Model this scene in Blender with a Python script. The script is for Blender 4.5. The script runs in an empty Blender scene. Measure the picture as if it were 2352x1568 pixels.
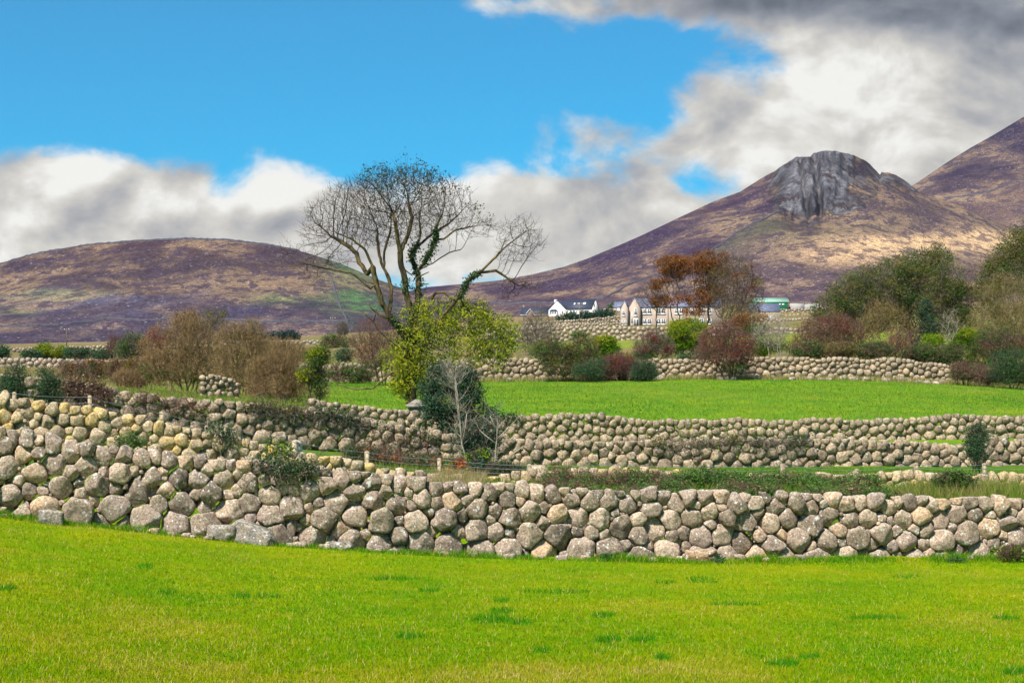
EXPOSURE = 0.9
SUN_E = 4.5
SUN_ANGLE = 4.0
CLOUD_STR = 0.5
SKY_TINT = (0.045, 0.40, 0.49, 1.0)
HAZE = 0.000022
import bpy, bmesh, math, random
import numpy as np
from mathutils import Vector

# ----------------------------------------------------------------------------
# measures: u, v are picture columns and rows (2352 wide), Y is metres away
# ----------------------------------------------------------------------------
F = 3920.0
U0 = 1176.0
H0 = 1000.0
RS = np.random.RandomState(7)
random.seed(7)
scene = bpy.context.scene
COL = scene.collection


def at(u, v, Y):
    return np.array([(u - U0) / F * Y, Y, (H0 - v) / F * Y])


def px(n, Y):
    return n / F * Y


# ---------------------------------------------------------------- noise -----
def _hash(ix, iy, seed):
    h = (ix.astype(np.int64) * 374761393 + iy.astype(np.int64) * 668265263 + seed * 974634777) & 0x7FFFFFFF
    h = ((h ^ (h >> 13)) * 1274126177) & 0x7FFFFFFF
    h = h ^ (h >> 16)
    return (h & 0xFFFF) / 65535.0


def vnoise(x, y, seed=0):
    x = np.asarray(x, float); y = np.asarray(y, float)
    ix = np.floor(x); iy = np.floor(y)
    fx = x - ix; fy = y - iy
    fx = fx * fx * (3 - 2 * fx); fy = fy * fy * (3 - 2 * fy)
    a = _hash(ix, iy, seed); b = _hash(ix + 1, iy, seed)
    c = _hash(ix, iy + 1, seed); d = _hash(ix + 1, iy + 1, seed)
    return (a + (b - a) * fx) * (1 - fy) + (c + (d - c) * fx) * fy


def fbm(x, y, octaves=5, seed=0):
    s = 0; amp = 1; tot = 0
    for k in range(octaves):
        s = s + amp * vnoise(x * 2 ** k + 17.3 * k, y * 2 ** k - 9.1 * k, seed + k)
        tot += amp; amp *= 0.52
    return s / tot * 2 - 1


def sstep(a, b, x):
    t = np.clip((np.asarray(x, float) - a) / (b - a), 0, 1)
    return t * t * (3 - 2 * t)


# ------------------------------------------------------------- mesh making --
def mesh_from(name, verts, loops, sizes, attrs=None, smooth=False, colors=None):
    """verts n x 3, loops: flat vertex indices, sizes: corners of each face"""
    me = bpy.data.meshes.new(name)
    verts = np.asarray(verts, np.float32); loops = np.asarray(loops, np.int32)
    sizes = np.asarray(sizes, np.int32)
    me.vertices.add(len(verts)); me.vertices.foreach_set('co', verts.ravel())
    me.loops.add(len(loops)); me.loops.foreach_set('vertex_index', loops)
    me.polygons.add(len(sizes))
    starts = np.concatenate(([0], np.cumsum(sizes)[:-1])).astype(np.int32)
    me.polygons.foreach_set('loop_start', starts)
    me.polygons.foreach_set('loop_total', sizes)
    if smooth:
        me.polygons.foreach_set('use_smooth', np.ones(len(sizes), bool))
    for k, arr in (attrs or {}).items():
        a = me.attributes.new(k, 'FLOAT', 'POINT')
        a.data.foreach_set('value', np.asarray(arr, np.float32))
    if colors is not None:
        a = me.attributes.new('tint', 'FLOAT_COLOR', 'POINT')
        c = np.ones((len(verts), 4), np.float32); c[:, :3] = colors
        a.data.foreach_set('color', c.ravel())
    me.update(calc_edges=True)
    me.validate()
    return me


class Bag:
    """collects pieces of ONE mesh"""
    def __init__(self):
        self.v = []; self.l = []; self.s = []; self.r = []; self.n = 0

    def add(self, verts, faces_loops, sizes, rnd=0.5):
        verts = np.asarray(verts, float)
        self.v.append(verts)
        self.l.append(np.asarray(faces_loops, np.int64).ravel() + self.n)
        self.s.append(np.asarray(sizes, np.int64).ravel())
        r = np.full(len(verts), rnd) if np.isscalar(rnd) else np.asarray(rnd)
        self.r.append(r)
        self.n += len(verts)

    def box(self, c, size, rot=0.0, rnd=0.5, taper=1.0):
        c = np.asarray(c, float); sx, sy, sz = np.asarray(size, float) / 2
        p = np.array([[-sx, -sy, -sz], [sx, -sy, -sz], [sx, sy, -sz], [-sx, sy, -sz],
                      [-sx * taper, -sy * taper, sz], [sx * taper, -sy * taper, sz],
                      [sx * taper, sy * taper, sz], [-sx * taper, sy * taper, sz]])
        cs, sn = math.cos(rot), math.sin(rot)
        q = p.copy(); q[:, 0] = p[:, 0] * cs - p[:, 1] * sn; q[:, 1] = p[:, 0] * sn + p[:, 1] * cs
        f = [0, 3, 2, 1, 4, 5, 6, 7, 0, 1, 5, 4, 1, 2, 6, 5, 2, 3, 7, 6, 3, 0, 4, 7]
        self.add(q + c, f, [4] * 6, rnd)

    def poly(self, pts, rnd=0.5):
        self.add(pts, range(len(pts)), [len(pts)], rnd)

    def slab(self, pts, thick):
        """a planar polygon given thickness along its normal (downwards)"""
        pts = np.asarray(pts, float); n = len(pts)
        nr = np.cross(pts[1] - pts[0], pts[2] - pts[0]); nr /= np.linalg.norm(nr)
        low = pts - nr * thick
        loops = list(range(n)) + list(range(2 * n - 1, n - 1, -1)); sizes = [n, n]
        for i in range(n):
            j = (i + 1) % n
            loops += [i, i + n, j + n, j]; sizes.append(4)
        self.add(np.vstack([pts, low]), loops, sizes)

    def tubes(self, A, B, ra, rb, sides=4, rnd=0.5):
        A = np.atleast_2d(np.asarray(A, float)); B = np.atleast_2d(np.asarray(B, float))
        n = len(A)
        if n == 0:
            return
        ra = np.broadcast_to(np.asarray(ra, float), (n,)); rb = np.broadcast_to(np.asarray(rb, float), (n,))
        d = B - A; ln = np.linalg.norm(d, axis=1, keepdims=True); d = d / np.maximum(ln, 1e-9)
        ref = np.where(np.abs(d[:, 2:3]) > 0.9, np.array([[1., 0, 0]]), np.array([[0, 0, 1.]]))
        e1 = np.cross(d, ref); e1 /= np.maximum(np.linalg.norm(e1, axis=1, keepdims=True), 1e-9)
        e2 = np.cross(d, e1)
        ang = np.arange(sides) / sides * 2 * math.pi
        ring = e1[:, None, :] * np.cos(ang)[None, :, None] + e2[:, None, :] * np.sin(ang)[None, :, None]
        va = A[:, None, :] + ring * ra[:, None, None]
        vb = B[:, None, :] + ring * rb[:, None, None]
        verts = np.concatenate([va, vb], axis=1).reshape(-1, 3)
        k = np.arange(sides); k2 = (k + 1) % sides
        q = np.stack([k, k2, k2 + sides, k + sides], axis=1).ravel()
        loops = (np.arange(n)[:, None] * 2 * sides + q[None, :]).ravel()
        r = np.repeat(np.broadcast_to(np.asarray(rnd, float), (n,)), 2 * sides)
        self.add(verts, loops, np.full(n * sides, 4), r)

    def path(self, pts, radii, sides=6, rnd=0.5):
        """one welded tube along a line, capped"""
        pts = np.asarray(pts, float); n = len(pts)
        radii = np.broadcast_to(np.asarray(radii, float), (n,))
        t = np.gradient(pts, axis=0); t /= np.maximum(np.linalg.norm(t, axis=1, keepdims=True), 1e-9)
        ref = np.array([0.31, 0.9, 0.3])
        e1 = np.cross(t, ref); e1 /= np.maximum(np.linalg.norm(e1, axis=1, keepdims=True), 1e-9)
        e2 = np.cross(t, e1)
        ang = np.arange(sides) / sides * 2 * math.pi
        ring = pts[:, None] + (e1[:, None] * np.cos(ang)[None, :, None] + e2[:, None] * np.sin(ang)[None, :, None]) * radii[:, None, None]
        verts = ring.reshape(-1, 3); loops = []; sizes = []
        for i in range(n - 1):
            for k in range(sides):
                k2 = (k + 1) % sides
                loops += [i * sides + k, i * sides + k2, (i + 1) * sides + k2, (i + 1) * sides + k]; sizes.append(4)
        loops += list(range(sides))[::-1]; sizes.append(sides)
        loops += [(n - 1) * sides + k for k in range(sides)]; sizes.append(sides)
        self.add(verts, loops, sizes, rnd)

    def leaves(self, P, size, rnd, up=0.35, aspect=0.5, droop=0.0, rs=RS):
        """diamond leaves at P, one quad each, folded along the midrib"""
        P = np.atleast_2d(P); n = len(P)
        if n == 0:
            return
        size = np.broadcast_to(np.asarray(size, float), (n,)) * rs.uniform(0.65, 1.35, n)
        a = rs.normal(size=(n, 3)); a[:, 2] = a[:, 2] * (1 - up) - droop
        a /= np.linalg.norm(a, axis=1, keepdims=True)
        b = rs.normal(size=(n, 3)); b = np.cross(a, b); b /= np.maximum(np.linalg.norm(b, axis=1, keepdims=True), 1e-9)
        c = np.cross(a, b)
        L = a * size[:, None] * 0.5; W = b * size[:, None] * 0.5 * aspect; fold = c * size[:, None] * 0.1
        verts = np.stack([P - L, P + W + fold, P + L, P - W + fold], axis=1).reshape(-1, 3)
        loops = np.arange(4 * n)
        self.add(verts, loops, np.full(n, 4), np.repeat(np.broadcast_to(rnd, (n,)), 4))

    def mesh(self, name, smooth=False, origin=(0, 0, 0)):
        v = np.vstack(self.v) - np.asarray(origin, float)
        return mesh_from(name, v, np.concatenate(self.l), np.concatenate(self.s),
                         {'rnd': np.concatenate(self.r)}, smooth)


# ---------------------------------------------------------------- objects ---
def put(name, me, mat, parent=None):
    o = bpy.data.objects.new(name, me)
    COL.objects.link(o)
    if mat is not None:
        me.materials.append(mat)
    if parent is not None:
        o.parent = parent
    return o


def tag(o, label, cat, group=None):
    o['label'] = label; o['category'] = cat; o['kind'] = 'thing'
    if group:
        o['group'] = group
    return o


def thing(name, label, cat, loc, group=None):
    o = bpy.data.objects.new(name, None)
    o.empty_display_size = 0.2
    o.location = [float(c) for c in loc]
    COL.objects.link(o)
    return tag(o, label, cat, group)


def part(bag, name, mat, parent, smooth=False):
    return put(name, bag.mesh(name, smooth, parent.location), mat, parent)


def structure(o):
    o['kind'] = 'structure'
    return o


def stuff(o):
    o['kind'] = 'stuff'
    return o


# -------------------------------------------------------------- materials ---
class NT:
    def __init__(self, mat):
        self.t = mat.node_tree; self.t.nodes.clear()

    def n(self, kind, **kw):
        nd = self.t.nodes.new(kind)
        for k, val in kw.items():
            setattr(nd, k, val)
        return nd

    def link(self, a, b):
        self.t.links.new(a, b)

    def setin(self, nd, i, val):
        s = nd.inputs[i]
        if hasattr(val, 'is_output'):
            self.link(val, s)
        else:
            if isinstance(val, tuple) and len(val) == 3 and s.type == 'RGBA':
                val = (*val, 1)
            s.default_value = val

    def math(self, op, a, b=0.0, c=None, clamp=False):
        nd = self.n('ShaderNodeMath', operation=op, use_clamp=clamp)
        self.setin(nd, 0, a); self.setin(nd, 1, b)
        if c is not None:
            self.setin(nd, 2, c)
        return nd.outputs[0]

    def mix(self, f, a, b, blend='MIX'):
        nd = self.n('ShaderNodeMix', data_type='RGBA', blend_type=blend)
        self.setin(nd, 0, f); self.setin(nd, 6, a); self.setin(nd, 7, b)
        return nd.outputs[2]

    def ramp(self, f, stops, interp='LINEAR'):
        nd = self.n('ShaderNodeValToRGB'); cr = nd.color_ramp; cr.interpolation = interp
        while len(cr.elements) < len(stops):
            cr.elements.new(0.5)
        for e, (p, c) in zip(cr.elements, stops):
            e.position = p
            e.color = (*c, 1) if isinstance(c, tuple) else (c, c, c, 1)
        self.setin(nd, 0, f)
        return nd.outputs[0]

    def smooth(self, x, a, b):
        nd = self.n('ShaderNodeMapRange', interpolation_type='SMOOTHSTEP')
        self.setin(nd, 0, x); self.setin(nd, 1, a); self.setin(nd, 2, b)
        nd.inputs[3].default_value = 0; nd.inputs[4].default_value = 1
        return nd.outputs[0]

    def noise(self, vec, scale, detail=4.0, rough=0.55, dist=0.0):
        nd = self.n('ShaderNodeTexNoise')
        self.setin(nd, 'Vector', vec); self.setin(nd, 'Scale', scale)
        self.setin(nd, 'Detail', detail); self.setin(nd, 'Roughness', rough); self.setin(nd, 'Distortion', dist)
        return nd.outputs[0]

    def attr(self, name, out='Fac'):
        return self.n('ShaderNodeAttribute', attribute_name=name).outputs[out]

    def pos(self):
        return self.n('ShaderNodeNewGeometry').outputs['Position']

    def scaled(self, vec, s):
        nd = self.n('ShaderNodeVectorMath', operation='MULTIPLY')
        self.setin(nd, 0, vec); nd.inputs[1].default_value = s
        return nd.outputs[0]

    def bump(self, h, strength, dist):
        nd = self.n('ShaderNodeBump'); self.setin(nd, 'Height', h)
        nd.inputs['Strength'].default_value = strength; nd.inputs['Distance'].default_value = dist
        return nd.outputs[0]

    def out(self, sh):
        o = self.n('ShaderNodeOutputMaterial'); self.link(sh, o.inputs[0])

    def bsdf(self, color, rough=0.9, normal=None, spec=0.3, metal=0.0):
        b = self.n('ShaderNodeBsdfPrincipled')
        self.setin(b, 'Base Color', color); self.setin(b, 'Roughness', rough)
        b.inputs['Specular IOR Level'].default_value = spec
        b.inputs['Metallic'].default_value = metal
        if normal is not None:
            self.link(normal, b.inputs['Normal'])
        self.out(b.outputs[0])
        return b


def newmat(name):
    m = bpy.data.materials.new(name); m.use_nodes = True
    return m, NT(m)


def mat_stone(name, tones, lichen=0.5, moss=0.2, k=1.0):
    """weathered granite boulders: k scales the pattern for stones further off"""
    m, t = newmat(name)
    p = t.pos(); r = t.attr('rnd')
    off = t.n('ShaderNodeVectorMath', operation='ADD'); t.link(p, off.inputs[0])
    cmb = t.n('ShaderNodeCombineXYZ'); rr = t.math('MULTIPLY', r, 57.0)
    for i in range(3):
        t.link(rr, cmb.inputs[i])
    t.link(cmb.outputs[0], off.inputs[1]); q = off.outputs[0]
    stops = [(i / (len(tones) - 1), c) for i, c in enumerate(tones)]
    base = t.ramp(r, stops)
    big = t.noise(q, 4.5 / k, 3.0)
    base = t.mix(t.smooth(big, 0.35, 0.7), base, t.mix(0.55, base, (0.38, 0.30, 0.20)))
    mid = t.noise(q, 26 / k, 5.0, 0.7)
    base = t.mix(1.0, base, t.ramp(mid, [(0.30, 0.30), (0.5, 0.98), (0.70, 1.7)]), 'MULTIPLY')
    grain = t.noise(q, 130 / k, 2.0, 0.8)
    base = t.mix(1.0, base, t.ramp(grain, [(0.3, 0.35), (0.5, 1.0), (0.7, 1.65)]), 'MULTIPLY')
    ln = t.noise(q, 9 / k, 5.0, 0.62)
    lmask = t.math('MULTIPLY', t.smooth(ln, 0.60, 0.68), lichen)
    base = t.mix(lmask, base, (0.62, 0.62, 0.57))
    vo = t.n('ShaderNodeTexVoronoi'); t.setin(vo, 'Vector', q); t.setin(vo, 'Scale', 13 / k)
    spot = t.math('MULTIPLY', t.math('LESS_THAN', vo.outputs['Distance'], 0.21), t.math('GREATER_THAN', vo.outputs['Color'], 0.55))
    base = t.mix(t.math('MULTIPLY', spot, lichen), base, (0.68, 0.68, 0.64))
    dn = t.noise(q, 14 / k, 6.0, 0.7)
    base = t.mix(t.math('MULTIPLY', t.smooth(dn, 0.63, 0.70), 0.8), base, (0.035, 0.03, 0.025))
    geo = t.n('ShaderNodeNewGeometry')
    sx = t.n('ShaderNodeSeparateXYZ'); t.link(geo.outputs['Normal'], sx.inputs[0])
    upm = t.smooth(sx.outputs[2], 0.35, 0.95)
    mn = t.smooth(t.noise(q, 3.2 / k, 4.0), 0.56, 0.7)
    mo = t.math('MULTIPLY', t.math('MULTIPLY', upm, mn), moss)
    base = t.mix(mo, base, (0.06, 0.055, 0.012))
    # pale lichen crust that favours sky-facing tops
    cr = t.math('MULTIPLY', t.math('MULTIPLY', upm, t.smooth(mid, 0.4, 0.62)), 0.45 * lichen)
    base = t.mix(cr, base, (0.60, 0.57, 0.48))
    h = t.math('ADD', t.math('MULTIPLY', mid, 0.7), t.math('MULTIPLY', grain, 0.35))
    t.bsdf(base, 0.92, t.bump(h, 0.8, 0.03 * k), 0.12)
    return m


def mat_leaf(name, cols, trans=0.3, patch=0.0, rough=0.6, spec=0.06):
    m, t = newmat(name)
    r = t.attr('rnd')
    stops = [(i / (len(cols) - 1) if len(cols) > 1 else 0, c) for i, c in enumerate(cols)]
    col = t.ramp(r, stops)
    b = t.n('ShaderNodeBsdfPrincipled'); t.setin(b, 'Base Color', col); t.setin(b, 'Roughness', rough)
    b.inputs['Specular IOR Level'].default_value = spec
    tr = t.n('ShaderNodeBsdfTranslucent'); t.setin(tr, 0, col)
    mx = t.n('ShaderNodeMixShader'); mx.inputs[0].default_value = trans
    t.link(b.outputs[0], mx.inputs[1]); t.link(tr.outputs[0], mx.inputs[2])
    t.out(mx.outputs[0])
    return m


def mat_bark(name, a, b, scale=9.0):
    m, t = newmat(name)
    p = t.pos(); r = t.attr('rnd')
    n1 = t.noise(t.scaled(p, (1, 1, 0.35)), scale, 5.0, 0.65)
    col = t.mix(t.smooth(n1, 0.38, 0.62), a, b)
    col = t.mix(1.0, col, t.ramp(r, [(0, 0.75), (1, 1.25)]), 'MULTIPLY')
    t.bsdf(col, 0.92, t.bump(n1, 0.5, 0.02), 0.15)
    return m


def mat_plain(name, col, rough=0.7, var=0.12, scale=3.0, spec=0.3, metal=0.0, bump=0.0):
    m, t = newmat(name)
    p = t.pos()
    n1 = t.noise(p, scale, 5.0, 0.6)
    c = t.mix(1.0, col, t.ramp(n1, [(0.25, 1 - 2 * var), (0.75, 1 + 2 * var)]), 'MULTIPLY')
    t.bsdf(c, rough, t.bump(n1, bump, 0.02) if bump else None, spec, metal)
    return m
# ---------------------------------------------------------------- camera ----
cam_d = bpy.data.cameras.new('camera')
cam = bpy.data.objects.new('camera', cam_d); COL.objects.link(cam)
cam_d.sensor_width = 36.0; cam_d.lens = F / 2352.0 * 36.0
cam_d.shift_y = (H0 - 784.0) / 2352.0
cam_d.clip_start = 0.5; cam_d.clip_end = 20000
cam.location = (0, 0, 0); cam.rotation_euler = (math.radians(90), 0, 0)
scene.camera = cam

scene.view_settings.view_transform = 'Standard'
scene.view_settings.look = 'None'
scene.view_settings.gamma = 1.0
scene.view_settings.exposure = EXPOSURE
scene.render.engine = 'CYCLES'
scene.cycles.use_denoising = True
scene.cycles.max_bounces = 6
scene.cycles.diffuse_bounces = 3
scene.cycles.transparent_max_bounces = 4
scene.cycles.use_adaptive_sampling = True
scene.cycles.adaptive_threshold = 0.02

# ---------------------------------------------------------------- light -----
SUN_EL, SUN_AZ = 52.0, 212.0     # azimuth from north (+Y) clockwise: behind the camera, a little to its left
sun_d = bpy.data.lights.new('sun', 'SUN'); sun = bpy.data.objects.new('sun', sun_d); COL.objects.link(sun)
sun_d.energy = SUN_E; sun_d.angle = math.radians(SUN_ANGLE); sun_d.color = (1.0, 0.96, 0.90)
el, az = math.radians(SUN_EL), math.radians(SUN_AZ)
to_sun = Vector((math.sin(az) * math.cos(el), math.cos(az) * math.cos(el), math.sin(el)))
sun.rotation_euler = to_sun.to_track_quat('Z', 'Y').to_euler()

world = bpy.data.worlds.new('World'); scene.world = world; world.use_nodes = True
w = NT(world)
tc = w.n('ShaderNodeTexCoord').outputs['Generated']
sky = w.n('ShaderNodeTexSky', sky_type='NISHITA')
sky.sun_disc = False; sky.sun_elevation = el; sky.sun_rotation = az
sky.altitude = 300; sky.air_density = 1.0; sky.dust_density = 0.2; sky.ozone_density = 4.0
sp = w.n('ShaderNodeSeparateXYZ'); w.link(tc, sp.inputs[0])
X, Yd, Zd = sp.outputs
ay = w.math('MAXIMUM', w.math('ABSOLUTE', Yd), 0.08)
A = w.math('DIVIDE', X, ay); B = w.math('DIVIDE', Zd, ay)      # slopes of the direction: across and up
vecn = w.n('ShaderNodeCombineXYZ'); w.link(A, vecn.inputs[0]); w.link(w.math('MULTIPLY', B, 1.35), vecn.inputs[1])
w.link(w.math('MULTIPLY', Yd, 0.6), vecn.inputs[2])
V = vecn.outputs[0]


def shifted(vec, d):
    nd = w.n('ShaderNodeVectorMath', operation='ADD'); w.link(vec, nd.inputs[0]); nd.inputs[1].default_value = d
    return nd.outputs[0]


def blob(u, v, su, sv, amp):
    a0, b0 = (u - U0) / F, (H0 - v) / F
    da = w.math('MULTIPLY', w.math('SUBTRACT', A, a0), F / su)
    db = w.math('MULTIPLY', w.math('SUBTRACT', B, b0), F / sv)
    q = w.math('ADD', w.math('MULTIPLY', da, da), w.math('MULTIPLY', db, db))
    return w.math('MULTIPLY', w.math('EXPONENT', w.math('MULTIPLY', q, -0.5)), amp)


def total(lst):
    s = 0.0
    for b in lst:
        s = w.math('ADD', blob(*b), s)
    return s


cover = total([(-250, 500, 300, 120, 1.0), (60, 500, 190, 85, 0.95), (300, 520, 170, 75, 0.95), (470, 520, 120, 70, 0.85), (655, 425, 80, 60, 1.1), (680, 520, 120, 50, 0.9),
               (180, 400, 90, 45, 0.45), (420, 420, 60, 40, 0.3), (900, 560, 300, 75, 1.0), (1180, 510, 200, 80, 0.95), (1090, 410, 90, 45, 0.5), (1260, 300, 110, 55, 0.62),
               (1280, 190, 65, 38, 0.55), (1400, 315, 60, 45, 0.42), (1480, 500, 220, 62, 0.8), (1640, 310, 95, 80, 0.66), (1620, 190, 80, 40, 0.45),
               (1960, 250, 170, 120, 1.15), (2280, 300, 230, 240, 1.7), (1840, 5, 330, 70, 1.4), (2300, 60, 230, 110, 1.3), (1440, 15, 120, 30, 0.6),
               (1120, 12, 110, 30, 0.75), (1330, 85, 60, 26, 0.45), (2000, 440, 300, 110, 0.9), (1800, 400, 110, 60, 0.4),
               (1640, 425, 80, 36, -0.6), (1760, 130, 90, 30, -0.35), (1480, 200, 70, 60, -0.5), (1500, 90, 120, 30, -0.3), (500, 130, 600, 140, -0.7), (520, 420, 30, 40, -0.4), (900, 330, 150, 60, -0.5)])
n1 = w.noise(V, 17.0, 10.0, 0.60, 0.35)
n1t = w.noise(V, 16.0, 6.0, 0.5, 0.2)
n2 = w.noise(shifted(V, (-0.006, 0.012, 0)), 16.0, 6.0, 0.5, 0.2)   # the same field seen towards the light
n3 = w.noise(V, 5.5, 6.0, 0.55)
n4 = w.noise(V, 46.0, 6.0, 0.62)
# the part of the sky outside the frame is broken cloud as well
out_f = w.math('MAXIMUM', w.smooth(B, 0.28, 0.5), w.smooth(w.math('ABSOLUTE', A), 0.36, 0.6))
out_f = w.math('MAXIMUM', out_f, w.smooth(w.math('MULTIPLY', Yd, -1.0), -0.1, 0.1))
cover = w.math('ADD', w.math('MULTIPLY', cover, w.math('SUBTRACT', 1.0, out_f)), w.math('MULTIPLY', out_f, 0.55))
dens = w.math('ADD', cover, w.math('MULTIPLY', w.math('SUBTRACT', n1, 0.5), 2.4))
dens = w.math('ADD', dens, w.math('MULTIPLY', w.math('SUBTRACT', n4, 0.5), 0.6))
mask = w.smooth(dens, 0.25, 0.98)
lit = w.math('MULTIPLY', w.math('SUBTRACT', n1t, n2), 1.7)
tone = w.math('ADD', 0.72, lit)
tone = w.math('ADD', tone, w.math('MULTIPLY', w.math('SUBTRACT', n3, 0.5), 0.45))
tone = w.math('ADD', tone, total([(650, 420, 90, 50, 0.55), (600, 470, 60, 30, 0.2), (1960, 220, 130, 80, 0.42), (230, 380, 110, 50, 0.25),
                                  (1100, 430, 120, 60, 0.22), (60, 520, 80, 50, 0.2), (2080, 140, 60, 40, 0.2),
                                  (1800, 0, 280, 38, -0.55), (2250, 35, 200, 55, -0.45), (2300, 150, 120, 90, -0.12), (400, 470, 60, 30, 0.15), (150, 400, 60, 30, 0.2), (1300, 280, 90, 50, -0.06), (1400, 330, 50, 30, -0.08), (40, 370, 70, 40, -0.2), (650, 500, 60, 25, -0.3),
                                  (400, 520, 120, 25, -0.15), (1420, 520, 200, 70, -0.12)]))
tone = w.math('ADD', tone, w.math('MULTIPLY', out_f, -0.42))  # unseen clouds outside the frame darkened to weaken the fill light
ccol = w.ramp(tone, [(0.0, (0.115, 0.13, 0.155)), (0.3, (0.27, 0.285, 0.315)), (0.55, (0.47, 0.465, 0.46)), (0.8, (0.74, 0.705, 0.635)), (1.0, (1.0, 0.985, 0.93))])
bgc = w.n('ShaderNodeBackground'); w.link(ccol, bgc.inputs[0]); bgc.inputs[1].default_value = CLOUD_STR
skyc = w.mix(1.0, sky.outputs[0], SKY_TINT, 'MULTIPLY')
bgs = w.n('ShaderNodeBackground'); w.link(skyc, bgs.inputs[0]); bgs.inputs[1].default_value = 0.15
mxs = w.n('ShaderNodeMixShader'); w.link(mask, mxs.inputs[0]); w.link(bgs.outputs[0], mxs.inputs[1]); w.link(bgc.outputs[0], mxs.inputs[2])
wo = w.n('ShaderNodeOutputWorld'); w.link(mxs.outputs[0], wo.inputs[0])
# ---------------------------------------------------------------- terrain ---
def _zl(Y, uv):
    return (Y, [u for u, _ in uv], [(H0 - v) / F * Y for _, v in uv])


LINES = [
    (-60, [0, 2352], [-1.75, -1.95]),
    (13, [0, 2352], [-1.72, -1.98]),
    _zl(30.6, [(-300, 1150), (0, 1170), (100, 1185), (250, 1201), (400, 1221), (550, 1240), (700, 1252), (850, 1263), (1000, 1273), (1150, 1281), (1300, 1287), (1500, 1292), (1700, 1298), (2100, 1303), (2352, 1302)]),
    _zl(40, [(-300, 990), (0, 1020), (300, 1055), (600, 1090), (900, 1115), (1200, 1130), (2352, 1132)]),
    _zl(53, [(-300, 930), (0, 950), (300, 980), (600, 1011), (800, 1030), (1000, 1054), (1150, 1067), (1500, 1076), (2352, 1088)]),
    _zl(66, [(-300, 870), (0, 890), (300, 908), (500, 920), (722, 948), (854, 975), (986, 999), (1134, 1012), (1500, 1017), (2352, 1011)]),
    _zl(90, [(-300, 860), (0, 872), (300, 888), (500, 900), (760, 908), (1148, 928), (1500, 930), (2352, 937)]),
    _zl(130, [(-300, 855), (0, 860), (300, 872), (500, 878), (760, 877), (1148, 872), (1515, 870), (1900, 871), (2052, 875), (2177, 879), (2352, 890), (2700, 900)]),
    _zl(180, [(-300, 836), (0, 838), (300, 838), (760, 824), (1148, 814), (1515, 808), (2000, 796), (2352, 800)]),
    _zl(250, [(-300, 818), (0, 817), (300, 812), (600, 800), (1000, 790), (1289, 784), (1465, 780), (1790, 764), (2352, 760)]),
    _zl(460, [(-300, 800), (0, 798), (500, 786), (900, 772), (1200, 748), (1424, 748), (1630, 746), (1830, 728), (2352, 722)]),
    _zl(690, [(-300, 795), (0, 790), (600, 778), (900, 758), (1150, 730), (1290, 724), (1400, 714), (1700, 700), (1900, 697), (2352, 690)]),
    _zl(1300, [(-300, 860), (900, 850), (2352, 800)]),
]
LY = np.array([l[0] for l in LINES], float)


def ground(x, y):
    x = np.asarray(x, float); y = np.asarray(y, float)
    u = np.clip(x / np.maximum(y, 13.0) * F + U0, -1500, 3900)
    zs = np.stack([np.interp(u, l[1], l[2]) for l in LINES])
    idx = np.clip(np.searchsorted(LY, y) - 1, 0, len(LY) - 2)
    t = np.clip((y - LY[idx]) / (LY[idx + 1] - LY[idx]), 0, 1)
    z0 = np.take_along_axis(zs, idx[None], 0)[0]; z1 = np.take_along_axis(zs, idx[None] + 1, 0)[0]
    z = z0 + (z1 - z0) * t
    far = np.clip(y / 200, 0.0, 1.5)
    return z + 0.05 * fbm(x * 0.35, y * 0.35, 3, 3) + far * 0.25 * fbm(x * 0.05, y * 0.05, 3, 5)


def gz(x, y):
    return float(ground(np.array([x], float), np.array([y], float))[0])


def on_ground(u, Y, dz=0.0):
    x = (u - U0) / F * Y
    return np.array([x, Y, gz(x, Y) + dz])


def grid_mesh(name, P, colors, rock=None):
    r, c = P.shape[:2]
    i = np.arange(r - 1)[:, None] * c + np.arange(c - 1)[None, :]
    loops = np.stack([i, i + 1, i + c + 1, i + c], axis=-1).ravel()
    at_ = {'rock': rock.ravel()} if rock is not None else None
    return mesh_from(name, P.reshape(-1, 3), loops, np.full((r - 1) * (c - 1), 4), at_, True, colors.reshape(-1, 3))


ys = np.concatenate([np.linspace(-60, 12, 30), np.linspace(12.4, 34, 90), np.linspace(34.4, 70, 100), np.geomspace(71, 1290, 170)])
us = np.concatenate([np.linspace(-2800, -250, 40), np.linspace(-230, 2580, 260), np.linspace(2600, 5200, 40)])
YY, UU = np.meshgrid(ys, us, indexing='ij')
XX = (UU - U0) / F * np.maximum(YY, 13.0)
ZZ = ground(XX, YY)
C = np.zeros(XX.shape + (3,))


def lerpc(C, m, col):
    return C + (np.asarray(col) - C) * m[..., None]


GRASS_NEAR = (0.17, 0.26, 0.004)
GRASS_FIELD = (0.125, 0.235, 0.012)
C[:] = GRASS_NEAR
C = lerpc(C, sstep(32, 36, YY), (0.085, 0.16, 0.015))
C = lerpc(C, sstep(58, 66, YY), GRASS_FIELD)
olive = np.clip(0.5 + fbm(XX * 0.07, YY * 0.05, 4, 11) * 1.2, 0, 1)
C = lerpc(C, sstep(127, 134, YY), (0.13, 0.14, 0.035))
C = lerpc(C, sstep(132, 140, YY) * olive, (0.19, 0.14, 0.07))
left = sstep(760, 690, UU) * sstep(68, 74, YY)
C = lerpc(C, left * np.clip(0.55 + fbm(XX * 0.2, YY * 0.15, 4, 12) * 1.3, 0, 1), (0.17, 0.13, 0.06))
# paler green meadow strips up by the houses
C = lerpc(C, sstep(185, 195, YY) * sstep(255, 240, YY) * sstep(1150, 1200, UU), (0.17, 0.21, 0.03))
C = lerpc(C, sstep(500, 700, YY), (0.21, 0.15, 0.085))

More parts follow.
